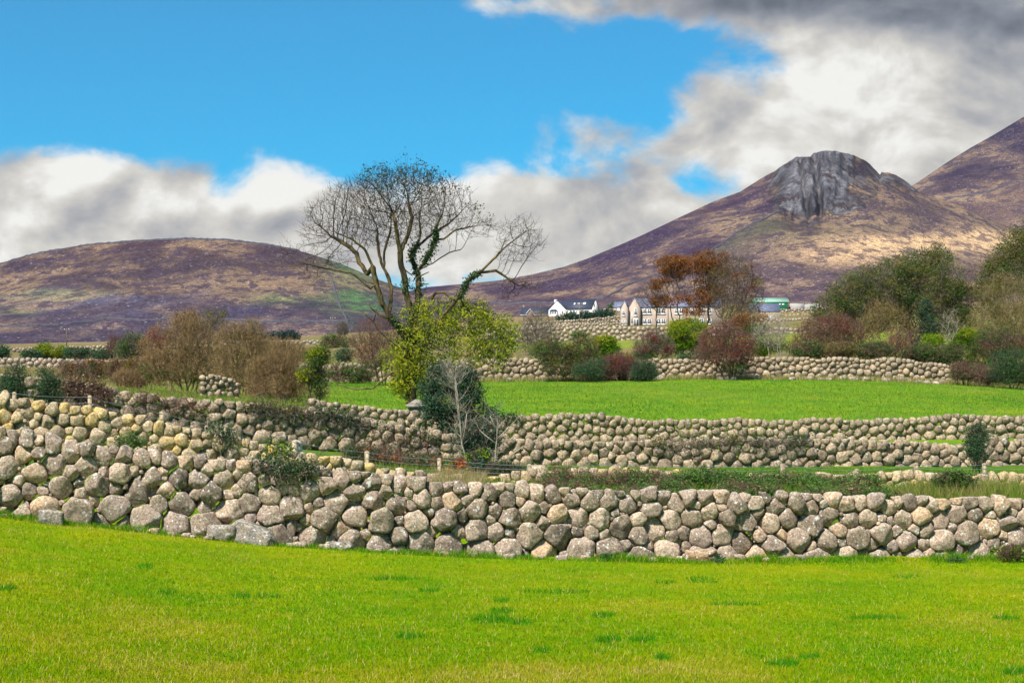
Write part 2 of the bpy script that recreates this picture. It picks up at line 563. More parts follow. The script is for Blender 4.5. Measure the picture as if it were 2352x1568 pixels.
m_ground, t = newmat('turf_ground')
p = t.pos(); tint = t.attr('tint', 'Color')
g1 = t.noise(t.scaled(p, (1, 0.55, 1)), 0.55, 5.0, 0.6); g2 = t.noise(p, 7.0, 5.0, 0.7); g3 = t.noise(p, 45.0, 3.0, 0.7)
c = t.mix(1.0, tint, t.ramp(g1, [(0.3, (0.60, 0.84, 1.0)), (0.5, (1, 1, 1)), (0.7, (1.45, 1.08, 1.0))]), 'MULTIPLY')
c = t.mix(1.0, c, t.ramp(g2, [(0.25, 0.62), (0.5, 1.0), (0.75, 1.3)]), 'MULTIPLY')
c = t.mix(1.0, c, t.ramp(g3, [(0.25, 0.6), (0.5, 1.0), (0.75, 1.4)]), 'MULTIPLY')
c = t.mix(t.math('MULTIPLY', t.smooth(t.noise(p, 2.0, 7.0, 0.75), 0.60, 0.70), 0.6), c, (0.16, 0.085, 0.03))
t.bsdf(c, 0.95, t.bump(t.math('ADD', g2, g3), 0.6, 0.05), 0.02)
structure(put('ground', grid_mesh('ground', np.stack([XX, YY, ZZ], -1), C), m_ground))

# ------------------------------------------------------------------ hills ---
m_hill, t = newmat('moorland')
p = t.pos(); tint = t.attr('tint', 'Color'); rk = t.attr('rock')
pf = t.scaled(p, (1, 0.45, 1.6))
tint = t.mix(1.0, tint, (0.37, 0.355, 0.49), 'MULTIPLY')
h1 = t.noise(pf, 0.010, 8.0, 0.62, 0.4); h2 = t.noise(pf, 0.055, 7.0, 0.68); h3 = t.noise(p, 0.22, 5.0, 0.7)
c = t.mix(t.smooth(h1, 0.42, 0.64), tint, t.mix(0.55, tint, (0.30, 0.20, 0.115)))
c = t.mix(t.math('MULTIPLY', t.smooth(h2, 0.49, 0.56), 0.9), c, t.mix(0.8, tint, (0.052, 0.034, 0.048)))
c = t.mix(1.0, c, t.ramp(h3, [(0.28, 0.35), (0.5, 1.0), (0.72, 1.9)]), 'MULTIPLY')
h4 = t.noise(t.scaled(p, (1, 0.6, 1.4)), 0.75, 4.0, 0.75)
c = t.mix(1.0, c, t.ramp(h4, [(0.30, 0.30), (0.5, 1.0), (0.70, 2.0)]), 'MULTIPLY')
vo = t.n('ShaderNodeTexVoronoi'); t.setin(vo, 'Vector', p); t.setin(vo, 'Scale', 0.16)
sc_ = t.math('MULTIPLY', t.math('LESS_THAN', vo.outputs['Distance'], 0.19), t.math('GREATER_THAN', t.noise(p, 0.006, 5.0, 0.7), 0.47))
sc_ = t.math('MULTIPLY', sc_, t.math('GREATER_THAN', vo.outputs['Color'], 0.45))
c = t.mix(t.math('MULTIPLY', sc_, 0.5), c, (0.42, 0.38, 0.37))
# granite of the crag: pale slabs with dark joints and heather on the ledges
vr = t.n('ShaderNodeVectorRotate', rotation_type='Y_AXIS'); t.link(p, vr.inputs['Vector']); vr.inputs['Angle'].default_value = 0.32
pr = t.scaled(vr.outputs[0], (1.0, 1.0, 0.30))
r1 = t.noise(pr, 0.020, 9.0, 0.66, 0.6); r2 = t.noise(t.scaled(p, (1, 1, 0.22)), 0.07, 6.0, 0.7)
rc = t.ramp(r1, [(0.30, (0.028, 0.025, 0.032)), (0.45, (0.085, 0.08, 0.09)), (0.6, (0.135, 0.128, 0.138)), (0.8, (0.21, 0.20, 0.20))])
rc = t.mix(1.0, rc, t.ramp(r2, [(0.28, 0.35), (0.5, 1.0), (0.72, 1.5)]), 'MULTIPLY')
rc = t.mix(1.0, rc, t.ramp(t.noise(t.scaled(p, (1, 1, 0.6)), 0.16, 6.0, 0.75), [(0.30, 0.3), (0.5, 1.0), (0.70, 1.9)]), 'MULTIPLY')
rc = t.mix(t.smooth(t.noise(p, 0.03, 8.0, 0.75), 0.53, 0.60), rc, (0.045, 0.032, 0.034))
rm = t.smooth(t.math('ADD', rk, t.math('MULTIPLY', t.math('SUBTRACT', t.noise(t.scaled(p, (1, 1, 0.5)), 0.028, 8.0, 0.7), 0.5), 1.5)), 0.42, 0.60)
c = t.mix(rm, c, rc)
hb = t.math('ADD', t.math('MULTIPLY', h2, 1.0), t.math('MULTIPLY', h3, 0.5))
t.bsdf(c, 0.95, t.bump(t.math('ADD', hb, t.math('MULTIPLY', t.math('MULTIPLY', r2, rm), 1.5)), 0.9, 4.0), 0.03)


def slab(u, v):
    u = u + 10 * fbm(u * 0.05, v * 0.02, 3, 48); v = v + 18 * fbm(u * 0.04, v * 0.02, 3, 49)
    return sstep(1780, 1815, u) * sstep(1975, 1925, u) * sstep(520, 455, v + np.abs(u - 1860) * 0.2)


class Hill:
    def __init__(self, name, crest, base, Yb, Yc, urange, nu, amp, colfn, shape=1.0, rockfn=None, seed=0, nt=150):
        cu, cv = zip(*crest); bu, bv = zip(*base)
        self.cu, self.cv, self.bu, self.bv, self.Yb, self.Yc, self.shape = cu, cv, bu, bv, Yb, Yc, shape
        self.amp, self.seed = amp, seed; self.rockfn = rockfn
        self.su = np.arange(cu[0], cu[-1], 10.0); kv = np.exp(-0.5 * (np.arange(-15, 16) / 6.0) ** 2)
        cv_ = np.pad(np.interp(self.su, cu, cv), 15, mode='edge'); self.sv = np.convolve(cv_, kv / kv.sum(), 'valid')
        us = np.linspace(*urange, nu)
        ts = np.concatenate([np.linspace(0, 0.97, nt), np.linspace(0.975, 1.0, 10), np.linspace(1.03, 1.6, 14)])
        T, U = np.meshgrid(ts, us, indexing='ij')
        P, v = self.surf(U, T)
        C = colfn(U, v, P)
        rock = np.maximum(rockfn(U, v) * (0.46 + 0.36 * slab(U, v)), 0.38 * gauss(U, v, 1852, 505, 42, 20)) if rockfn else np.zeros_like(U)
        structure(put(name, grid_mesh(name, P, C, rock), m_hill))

    def surf(self, U, T):
        U = np.asarray(U, float); T = np.asarray(T, float)
        vc = np.interp(U, self.cu, self.cv); vb = np.interp(U, self.bu, self.bv)
        tt = np.minimum(T, 1)
        ve = np.interp(U, self.su, self.sv); ve = ve + (vc - ve) * sstep(0.72, 1.0, tt)
        v = vb + (ve - vb) * tt ** self.shape
        if self.rockfn is not None:      # the tor's broken skyline
            vc = vc + sstep(1765, 1800, U) * sstep(2110, 2070, U) * (3.2 * fbm(U * 0.07, U * 0, 4, 42) - 1.0)
            v = vb + (ve + (vc - np.interp(U, self.cu, self.cv)) * sstep(0.72, 1.0, tt) - vb) * tt ** self.shape
        Y = self.Yb + (self.Yc - self.Yb) * T
        if self.rockfn is not None:
            rk = np.exp(-((U - 1882) / 88.0) ** 4) * sstep(560, 490, v)
            fl = np.abs(fbm(U * 0.030, v * 0.0065 + 3, 3, 41)) + 0.55 * np.abs(fbm(U * 0.085, v * 0.016, 3, 43))
            fl = fl + 0.05 * fbm(U * 0.10, v * 0.03, 3, 47) + 0.2 * sstep(465, 490, v)
            # two great slabs with a cleft between, facing the camera's left
            cleft = np.exp(-((U - (1872 + (v - 360) * 0.10)) / 9.0) ** 2) + 0.7 * np.exp(-((U - (1836 + (v - 360) * 0.14)) / 4.0) ** 2)
            Yr = self.Yb + (self.Yc - self.Yb) * 0.76 + (440 - v) * 1.1
            Yr = Yr - 12 + 44 * fl + 42 * cleft + np.sin((U - 1790) * 0.045) * 16
            Y = Y + (Yr - Y) * rk * np.where(T > 1, 0, 1)
        Z = (H0 - v) / F * Y
        Z = np.where(T > 1, (H0 - vc) / F * self.Yc - (T - 1) * (self.Yc - self.Yb) * 0.55, Z)
        X = (U - U0) / F * Y
        fade = np.clip((1 - T) * 6, 0.06, 1) * np.clip(T * 8, 0, 1)
        if self.rockfn is not None:
            fade = fade * (1 - rk)
        Z = Z + fade * self.amp * (fbm(X * 0.004, Y * 0.004, 5, self.seed) + 0.25 * fbm(X * 0.02, Y * 0.02, 4, self.seed + 9))
        return np.stack([X, Y, Z], -1), v

    def point(self, u, v):
        """where the surface is met at picture column u, row v"""
        vc = np.interp(u, self.cu, self.cv); vb = np.interp(u, self.bu, self.bv); vs = np.interp(u, self.su, self.sv); ve = vc
        for _ in range(8):
            T = float(np.clip((v - vb) / (ve - vb), 0, 1) ** (1 / self.shape)); ve = vs + (vc - vs) * float(sstep(0.72, 1.0, T))
        return self.surf(u, T)[0]


HEATHER = np.array((0.085, 0.048, 0.078)); STRAW = np.array((0.33, 0.215, 0.115)); MOORGREEN = np.array((0.135, 0.19, 0.065))


def gauss(u, v, u0, v0, su, sv):
    return np.exp(-0.5 * (((u - u0) / su) ** 2 + ((v - v0) / sv) ** 2))


def col_left(u, v, P):
    n = fbm(P[..., 0] * 0.006, P[..., 2] * 0.02, 5, 21); n2 = fbm(P[..., 0] * 0.018, P[..., 2] * 0.05, 4, 22)
    C = np.zeros(u.shape + (3,)); C[:] = (0.088, 0.056, 0.062)
    C = lerpc(C, np.clip(0.25 + n * 1.5, 0, 1), (0.185, 0.125, 0.085))
    C = lerpc(C, sstep(640, 730, v) * 0.8, (0.078, 0.068, 0.105))
    C = lerpc(C, sstep(600, 560, v) * 0.6, (0.13, 0.07, 0.065))
    g = gauss(u, v, 130, 672, 70, 10) + gauss(u, v, 640, 682, 45, 9) + 0.75 * gauss(u, v, 800, 640, 40, 40) + 0.5 * gauss(u, v, 830, 700, 50, 30) + 0.4 * gauss(u, v, 20, 715, 50, 8)
    C = lerpc(C, np.clip(g * (1.0 + n2 * 1.2), 0, 1), (0.16, 0.36, 0.09))
    gy = gauss(u, v, 300, 690, 200, 30) * np.clip(0.2 + n2 * 2.2, 0, 1)
    return lerpc(C, gy * 0.8, (0.20, 0.19, 0.23))


def col_mount(u, v, P):
    n = fbm(P[..., 0] * 0.005, P[..., 2] * 0.008, 5, 31); n2 = fbm(P[..., 0] * 0.02, P[..., 2] * 0.03, 4, 32)
    C = np.zeros(u.shape + (3,)); C[:] = HEATHER
    # left of the hill wall heather, right of it rough grass
    wu = np.interp(v, [500, 517, 548, 577, 634, 655, 675, 690], [1780, 1755, 1690, 1648, 1508, 1440, 1390, 1250])
    grass = sstep(-6, 14, u - wu + n2 * 8)
    C = lerpc(C, np.clip(0.15 + n * 0.9, 0, 1) * (1 - grass) * 0.55, (0.16, 0.095, 0.085))
    C = lerpc(C, grass, (0.205, 0.145, 0.105))
    C = lerpc(C, grass * np.exp(-np.maximum(u - wu, 0) / 40) * sstep(640, 560, v), (0.17, 0.20, 0.075))
    C = lerpc(C, gauss(u, v, 1850, 530, 110, 22), (0.19, 0.19, 0.08))
    C = lerpc(C, grass * np.clip(0.1 + n * 1.6, 0, 1) * 0.75, (0.16, 0.095, 0.095))
    C = lerpc(C, grass * sstep(600, 680, v) * 0.6, (0.215, 0.14, 0.135))
    C = lerpc(C, np.clip(gauss(u, v, 2100, 562, 150, 13) + 0.75 * gauss(u, v, 1960, 592, 110, 14) + gauss(u, v, 2290, 552, 150, 15), 0, 1), (1.35, 0.92, 0.36))  # sunlit patch on the slope, its brightness painted into the tint
    up = sstep(520, 470, v) * sstep(1900, 2050, u) * 0.75
    C = lerpc(C, up * np.clip(0.7 + n * 0.8, 0, 1), (0.15, 0.095, 0.075))
    C = lerpc(C, np.clip(rock_mount(u, v) + 1.1 * gauss(u + 10 * n2, v, 1852, 500, 46, 22), 0, 1) * 0.85, (0.06, 0.042, 0.05))
    return lerpc(C, sstep(684, 694, v) * 0.7, (0.28, 0.19, 0.13))


def rock_mount(u, v):
    cu = [1740, 1775, 1800, 1840, 1870, 1920, 1990, 2022, 2050, 2090, 2115]
    lo = [440, 470, 505, 530, 535, 520, 470, 445, 445, 440, 437]
    hi = [420, 392, 376, 358, 350, 344, 368, 395, 396, 420, 434]
    u = u + 16 * fbm(u * 0.03, v * 0.03, 3, 44); v = v + 26 * fbm(u * 0.022, v * 0.03, 4, 45)
    a = np.interp(u, cu, lo); b = np.interp(u, cu, hi)
    return sstep(-26, 14, a - v) * sstep(-14, 0, v - b + 10) * sstep(1740, 1775, u) * sstep(2112, 2085, u)


def col_right(u, v, P):
    n = fbm(P[..., 0] * 0.005, P[..., 2] * 0.008, 5, 51)
    C = np.zeros(u.shape + (3,)); C[:] = (0.052, 0.030, 0.056)
    wv = np.interp(u, [2080, 2170, 2250, 2300, 2352, 2600], [458, 457, 449, 430, 408, 330])
    C = lerpc(C, np.clip(0.0 + n * 1.2, 0, 1) * sstep(-90, -10, v - wv), (0.23, 0.14, 0.085))
    C = lerpc(C, sstep(-3, 5, v - wv), (0.34, 0.225, 0.12))
    return lerpc(C, sstep(-3, 5, v - wv) * np.clip(n * 1.8, 0, 1), (0.19, 0.11, 0.09))


hill_left = Hill('hillside', [(-1500, 640), (-600, 640), (-200, 628), (0, 606), (50, 590), (100, 579), (200, 562), (300, 554), (420, 548), (520, 551), (620, 563), (700, 579), (780, 604), (870, 642), (950, 672), (1050, 700), (1250, 730), (1500, 760)],
                 [(-1500, 800), (0, 792), (600, 786), (900, 770), (1300, 770), (1600, 775)], 1250, 1900, (-1500, 1500), 420, 10, col_left, 0.92, seed=61)
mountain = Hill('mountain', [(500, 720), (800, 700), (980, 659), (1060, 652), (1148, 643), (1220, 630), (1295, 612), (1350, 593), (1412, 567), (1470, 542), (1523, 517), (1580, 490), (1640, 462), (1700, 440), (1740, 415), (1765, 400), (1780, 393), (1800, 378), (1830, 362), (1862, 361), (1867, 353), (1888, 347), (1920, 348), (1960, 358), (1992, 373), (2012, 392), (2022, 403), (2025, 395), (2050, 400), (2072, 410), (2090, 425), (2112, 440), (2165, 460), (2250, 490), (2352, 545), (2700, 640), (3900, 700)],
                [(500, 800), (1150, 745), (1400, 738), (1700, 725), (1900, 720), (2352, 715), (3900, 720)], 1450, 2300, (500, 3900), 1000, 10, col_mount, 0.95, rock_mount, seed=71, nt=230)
hill_right = Hill('mountain', [(1500, 560), (1900, 510), (2000, 475), (2095, 427), (2140, 397), (2180, 370), (2230, 339), (2280, 311), (2352, 268), (2500, 190), (2900, 60), (3900, 90)],
                  [(1500, 640), (2352, 620), (3900, 700)], 2700, 3500, (1500, 3900), 420, 12, col_right, 0.95, seed=81)
# ------------------------------------------------------ dry stone walls -----
_ico = {}


def ico(level):
    if level not in _ico:
        bm = bmesh.new(); bmesh.ops.create_icosphere(bm, subdivisions=level, radius=1.0)
        v = np.array([x.co[:] for x in bm.verts]); v /= np.linalg.norm(v, axis=1, keepdims=True)
        f = np.array([[x.index for x in p.verts] for p in bm.faces]); bm.free()
        _ico[level] = (v, f)
    return _ico[level]


def stone_shape(N, d, level, rs, rough=0.05, sharp=None):
    """a boulder: the rounded solid between the planes N.x = d, roughened"""
    dirs, f = ico(level)
    pw = sharp if sharp else rs.choice([9, 12, 18, 30, 50, 80])
    q = np.maximum(dirs @ N.T, 0) / d[None, :]
    g = (q ** pw).sum(1) ** (1.0 / pw)
    r = 1.0 / np.maximum(g, 1e-6)
    wob = 0
    for k in range(5):
        a = rs.normal(size=3) * (1.5 + k * 1.1); wob = wob + np.sin(dirs @ a + rs.uniform(0, 6.28)) / (1 + k * 0.7)
    if level >= 3:
        for k in range(6):
            a = rs.normal(size=3) * 8; wob = wob + 0.22 * np.sin(dirs @ a + rs.uniform(0, 6.28))
    return dirs * (r * (1 + rough * wob))[:, None], f


def boulder(size, level=3, rs=RS, flat=1.0):
    """a free-lying boulder with half sizes size"""
    K = 9
    N = rs.normal(size=(K, 3)); N /= np.linalg.norm(N, axis=1, keepdims=True)
    N = np.vstack([N, np.eye(3), -np.eye(3)]); d = np.concatenate([rs.uniform(0.85, 1.15, K), np.ones(6)])
    v, f = stone_shape(N, d, level, rs, 0.04)
    return v * np.asarray(size), f


class Wall:
    def __init__(self, name, label, cat, prof, rlo, rhi, level, mat, seed, nparts=100, rough_top=0.15, group=None,
                 part_name='boulder', fill=True, gaps=(), level_rest=None, thick=0.85, keep=1.0):
        rs = np.random.RandomState(seed); self.rs = rs
        P0 = np.array([at(u, vb, Y) for u, Y, vt, vb in prof]); P1 = np.array([at(u, vt, Y) for u, Y, vt, vb in prof])
        self.uk = [p[0] for p in prof]
        s = np.concatenate([[0], np.cumsum(np.linalg.norm(np.diff(P0[:, :2], axis=0), axis=1))])
        Hs = P1[:, 2] - P0[:, 2]; L = s[-1]
        self.s, self.P0, self.Hs, self.L = s, P0, Hs, L
        topj = rs.uniform(-1, 1, 400)

        def height(x):
            return np.interp(x, s, Hs) * (1 + 0.11 * fbm(np.asarray(x) * 0.55, np.asarray(x) * 0 + seed, 4, seed))
        self.height = height
        # sites, largest first
        sites = []; cell = rhi * 2.6; grid = {}
        nc = int(L * max(Hs) / (rlo * rlo) * 9)
        cs = rs.uniform(0, L, nc); ch = rs.uniform(0, 1, nc)
        size_n = rs.uniform(0, 1, nc) ** 2.8
        cand = []
        for k in range(nc):
            Hh = height(cs[k]); h = ch[k] * Hh
            rel = ch[k]
            r = rlo + (rhi - rlo) * np.clip(0.15 + 0.85 * size_n[k], 0, 1) * (1.08 - 0.72 * rel)
            if any(a < cs[k] < b and h > lim * Hh for a, b, lim in gaps):
                continue
            cand.append((r, cs[k], h))
        # phased: a few big ones, then the rest in random order so the sizes stay mixed
        cand.sort(key=lambda c: -c[0] * rs.uniform(0.75, 1.25))
        for r, x, h in cand:
            gx, gy = int(x / cell), int(h / cell); ok = True
            for i in range(gx - 1, gx + 2):
                for j in range(gy - 1, gy + 2):
                    for (r2, x2, h2) in grid.get((i, j), ()):
                        if (x - x2) ** 2 + (h - h2) ** 2 < ((r + r2) * 0.93) ** 2:
                            ok = False; break
                    if not ok:
                        break
                if not ok:
                    break
            if ok:
                grid.setdefault((gx, gy), []).append((r, x, h)); sites.append((r, x, h))
        S = np.array(sites)
        # relax: shift sites to the middle of what they own
        for it in range(3):
            order = np.argsort(S[:, 1]); S = S[order]
            new = S.copy(); step = rlo * 0.45
            for x0 in np.arange(0, L, 3.0):
                gx = np.arange(x0, min(x0 + 3.0, L), step)
                if len(gx) == 0:
                    continue
                gh = np.arange(0, Hs.max() * 1.1, step)
                GX, GH = np.meshgrid(gx, gh); okm = GH < height(GX); GX = GX[okm]; GH = GH[okm]
                lo, hi = np.searchsorted(S[:, 1], [x0 - 1.5 * rhi * 2, x0 + 3 + 1.5 * rhi * 2])
                if hi <= lo or len(GX) == 0:
                    continue
                sub = S[lo:hi]
                D = ((GX[:, None] - sub[None, :, 1]) ** 2 + (GH[:, None] - sub[None, :, 2]) ** 2) / sub[None, :, 0] ** 2
                own = D.argmin(1)
                inside = (sub[:, 1] >= x0) & (sub[:, 1] < x0 + 3.0)
                cnt = np.bincount(own, minlength=len(sub))
                mx = np.bincount(own, GX, len(sub)) / np.maximum(cnt, 1); mh = np.bincount(own, GH, len(sub)) / np.maximum(cnt, 1)
                for q in np.where(inside & (cnt > 3))[0]:
                    new[lo + q, 1] = S[lo + q, 1] * 0.45 + mx[q] * 0.55; new[lo + q, 2] = S[lo + q, 2] * 0.45 + mh[q] * 0.55
            S = new
        S = S[np.argsort(S[:, 1])]
        stones = []
        n = len(S)
        for i in range(n):
            r, x, h = S[i]
            lo, hi = np.searchsorted(S[:, 1], [x - 2.6 * rhi, x + 2.6 * rhi])
            idx = [j for j in range(lo, hi) if j != i]
            N = []; d = []
            for j in idx:
                dx, dh = S[j, 1] - x, S[j, 2] - h; L2 = math.hypot(dx, dh)
                if L2 > 2.6 * (r + S[j, 0]) or L2 < 1e-6:
                    continue
                N.append((dx / L2, 0, dh / L2)); d.append(L2 * r / (r + S[j, 0]) * 0.985)
            a0 = rs.uniform(0, 6.28); th0 = rs.normal(0, 0.5) + (1.57 if rs.rand() < 0.25 else 0); el_ = rs.uniform(1.0, 1.75)
            for k in range(8):
                a = a0 + (k + rs.uniform(-0.3, 0.3)) * 6.2832 / 8
                ell = math.hypot(el_ * math.cos(a - th0), math.sin(a - th0) / el_ ** 0.6)
                N.append((math.cos(a), rs.normal(0, 0.12), math.sin(a))); d.append(r * ell * rs.uniform(1.22, 1.7))
            for _k in range(rs.choice([0, 0, 1, 1, 2])):
                a = rs.uniform(0, 6.28); N.append((math.cos(a), rs.uniform(-0.7, 0), math.sin(a))); d.append(r * rs.uniform(0.85, 1.15))
            Hh = float(height(x))
            N.append((0, 0, 1)); d.append(max(Hh - h, 0) + r * rs.uniform(-0.05, rough_top * 2))
            if h - r * 1.3 < 0.0:
                N.append((0, 0, -1)); d.append(h + 0.10)
            D = thick * (0.55 * r + 0.45 * (rlo + rhi) / 2) * rs.uniform(0.85, 1.2)
            for k in range(3):
                t_ = rs.normal(size=3) * 0.22; v_ = np.array([t_[0], -1, t_[2]]); v_ /= np.linalg.norm(v_)
                N.append(tuple(v_)); d.append(D * rs.uniform(0.85, 1.15))
            for k in range(rs.choice([1, 2, 3])):
                a = rs.uniform(0, 6.28); v_ = np.array([math.cos(a) * 0.75, -1, math.sin(a) * 0.75]); v_ /= np.linalg.norm(v_)
                N.append(tuple(v_)); d.append(D * rs.uniform(0.82, 1.12))
            N.append((0, 1, 0)); d.append(D)
            for k in range(2):
                v_ = rs.normal(size=3); v_[1] = -abs(v_[1]) - 0.4; v_ /= np.linalg.norm(v_)
                N.append(tuple(v_)); d.append(r * rs.uniform(0.95, 1.25))
            stones.append([x, h, r, np.array(N), np.maximum(np.array(d), r * 0.25), rs.normal(0, 0.20) * r])
        # pinning stones in the larger gaps
        if fill:
            step = max(rlo * 0.22, 0.018)
            gx = np.arange(0, L, step); gh = np.arange(0, Hs.max(), step)
            GX, GH = np.meshgrid(gx, gh)
            field = np.full(GX.shape, 9.0)
            for x, h, r, N, d, o in stones:
                i0, i1 = np.searchsorted(gx, [x - 2.2 * r, x + 2.2 * r]); j0, j1 = np.searchsorted(gh, [h - 2.2 * r, h + 2.2 * r])
                dx = GX[j0:j1, i0:i1] - x; dh = GH[j0:j1, i0:i1] - h
                if dx.size == 0:
                    continue
                rho = np.sqrt(dx * dx + dh * dh) + 1e-9
                q = np.maximum((dx / rho)[..., None] * N[:, 0] + (dh / rho)[..., None] * N[:, 2], 0) / d
                g = 1 / np.maximum((q ** 8).sum(-1) ** (1 / 8), 1e-6)
                field[j0:j1, i0:i1] = np.minimum(field[j0:j1, i0:i1], rho - g)
            field[GH > height(GX) * 0.97 - 0.02] = -1
            for a, b, lim in gaps:
                field[(GX > a) & (GX < b) & (GH > lim * height(GX))] = -1
            cnt = 0
            while cnt < 700:
                k = field.argmax(); f_ = field.flat[k]
                if f_ < rlo * 0.20:
                    break
                x, h = GX.flat[k], GH.flat[k]
                rr = min(f_ * 1.08, rlo * 1.1)
                field[(np.abs(GX - x) < 2 * rr) & (np.abs(GH - h) < 2 * rr)] -= 0.0
                dd = np.sqrt((GX - x) ** 2 + (GH - h) ** 2) - rr
                np.minimum(field, dd, out=field)
                cnt += 1
                hole = rs.rand()
                if hole < 0.12:
                    continue
                back = 0.0
                if hole < 0.62:          # a stone deeper inside the wall closes the gap
                    rr = rr * 1.7; back = rr * 0.8 + 0.14
                K = 8
                N = rs.normal(size=(K, 3)); N /= np.linalg.norm(N, axis=1, keepdims=True)
                d = rs.uniform(0.9, 1.3, K) * rr
                N = np.vstack([N, np.eye(3), -np.eye(3)]); d = np.concatenate([d, np.full(6, rr * 1.1)])
                stones.append([x, h, rr, N, d, rs.normal(0, 0.04) + back])
        self.stones = stones
        root = thing(name, label, cat, P0[len(P0) // 2], group); self.root = root
        org = np.array(root.location)
        # the stones that show largest become parts
        def shown(st):
            fx = self.frame(st[0]); return st[2] / fx[0][1] * (1 if abs((fx[0][0] / fx[0][1]) * F) < 1176 else 0.01)
        order = sorted(range(len(stones)), key=lambda i: -shown(stones[i]))
        rest = Bag()
        for rank, i in enumerate(order):
            x, h, r, N, d, o = stones[i]
            if keep < 1 and rs.rand() > keep:
                continue
            lev = level if (level_rest is None or r > rlo * 1.0) else level_rest
            v, f = stone_shape(N, d, lev, rs, 0.035)
            p0, tg, nr = self.frame(x)
            W = p0 + v[:, :1] * tg + (v[:, 1:2] + o) * nr + np.array([0, 0, 1.0]) * (v[:, 2:3] + h)
            tone = rs.rand()
            if rank < nparts:
                b = Bag(); b.add(W, f, np.full(len(f), 3), tone); part(b, part_name, mat, root, True)
            else:
                rest.add(W, f, np.full(len(f), 3), tone)
        if rest.n:
            o = part(rest, 'stonework', mat, root, True); stuff(o)

    def frame(self, x):
        i = int(np.clip(np.searchsorted(self.s, x) - 1, 0, len(self.s) - 2))
        t = (x - self.s[i]) / (self.s[i + 1] - self.s[i])
        p = self.P0[i] + (self.P0[i + 1] - self.P0[i]) * t
        tg = self.P0[i + 1] - self.P0[i]; tg = np.array([tg[0], tg[1], 0]); tg /= np.linalg.norm(tg)
        return p, tg, np.array([-tg[1], tg[0], 0.0])

    def at_u(self, u):
        """arc length at picture column u"""
        return float(np.interp(u, self.uk, self.s))

    def top(self, u):
        x = self.at_u(u); p, tg, nr = self.frame(x)
        return p + np.array([0, 0, float(self.height(x))]), tg, nr


ST_FRONT = mat_stone('granite_front', [(0.103, 0.079, 0.066), (0.338, 0.248, 0.190), (0.199, 0.146, 0.114), (0.489, 0.358, 0.259), (0.276, 0.209, 0.173), (0.543, 0.359, 0.216)], 0.85, 0.7)
ST_WARM = mat_stone('granite_lichened', [(0.303, 0.226, 0.136), (0.458, 0.326, 0.162), (0.573, 0.386, 0.122), (0.358, 0.264, 0.170), (0.552, 0.412, 0.234), (0.256, 0.191, 0.132)], 0.5, 0.3, 1.3)
ST_MID = mat_stone('granite_middle', [(0.158, 0.114, 0.078), (0.325, 0.241, 0.162), (0.217, 0.158, 0.105), (0.434, 0.315, 0.202), (0.284, 0.209, 0.137)], 0.5, 0.55, 1.8)
ST_FAR = mat_stone('granite_far', [(0.202, 0.155, 0.130), (0.373, 0.290, 0.226), (0.253, 0.196, 0.151), (0.477, 0.371, 0.284), (0.314, 0.242, 0.196)], 0.6, 0.2, 4.0)

W1 = Wall('stone_wall', 'tall grey boulder wall across the front of the view, standing along the bright lawn', 'wall',
          [(-120, 29, 972, 1158), (0, 29.2, 985, 1172), (100, 29.3, 1003, 1188), (250, 29.6, 1030, 1204), (400, 29.8, 1047, 1224), (550, 30, 1056, 1242), (700, 30.2, 1072, 1254), (850, 30.4, 1090, 1266), (1000, 30.6, 1103, 1276), (1150, 30.8, 1105, 1284), (1300, 31, 1118, 1290), (1500, 31.2, 1130, 1295), (1700, 31.4, 1135, 1301), (1850, 31.6, 1135, 1303), (2050, 31.8, 1142, 1306), (2250, 32, 1150, 1306), (2500, 32.3, 1155, 1304)],
          0.066, 0.262, 4, ST_FRONT, 101, level_rest=3, thick=0.9, rough_top=0.5)
W2 = Wall('stone_wall', 'low yellowish boulder wall just behind the tall front wall, with the wire fence along it', 'wall',
          [(-120, 39, 888, 1010), (0, 39.3, 903, 1032), (100, 39.4, 924, 1042), (200, 39.6, 944, 1052), (300, 39.8, 962, 1065), (400, 40, 978, 1075), (500, 40.2, 1000, 1085), (600, 40.4, 1020, 1095), (700, 40.6, 1040, 1108), (800, 40.8, 1060, 1114), (900, 41, 1078, 1122), (1000, 41.2, 1092, 1128), (1100, 41.4, 1098, 1131), (1230, 41.6, 1084, 1131), (1330, 41.8, 1080, 1131), (1500, 42, 1080, 1132), (1700, 42.2, 1096, 1133), (1900, 42.3, 1092, 1133), (2080, 42.4, 1084, 1133), (2200, 42.5, 1092, 1133), (2352, 42.6, 1090, 1132), (2480, 42.6, 1090, 1132)],
          0.08, 0.21, 3, ST_WARM, 102, rough_top=0.4, thick=0.85)
W3 = Wall('stone_wall', 'rough ivy-topped boulder wall in the middle, starting left under the brambles', 'wall',
          [(-120, 47, 850, 962), (0, 47.2, 863, 967), (130, 47.6, 868, 972), (250, 48, 893, 977), (350, 48.4, 905, 987), (450, 48.8, 918, 997), (600, 49.4, 931, 1014), (706, 50, 946, 1022), (818, 50.6, 961, 1032), (904, 51, 977, 1044), (1035, 51.8, 1000, 1058), (1148, 52.4, 1010, 1068), (1332, 53, 1012, 1076), (1551, 53.6, 1011, 1080), (1796, 54.2, 1010, 1082), (1942, 54.6, 1011, 1085), (2089, 55, 1011, 1085), (2120, 55.1, 1016, 1086), (2180, 55.2, 1018, 1086), (2272, 55.4, 1008, 1088), (2352, 55.6, 1012, 1090), (2480, 56, 1022, 1090)],
          0.09, 0.22, 3, ST_MID, 103, rough_top=0.4, thick=0.85, level_rest=2)
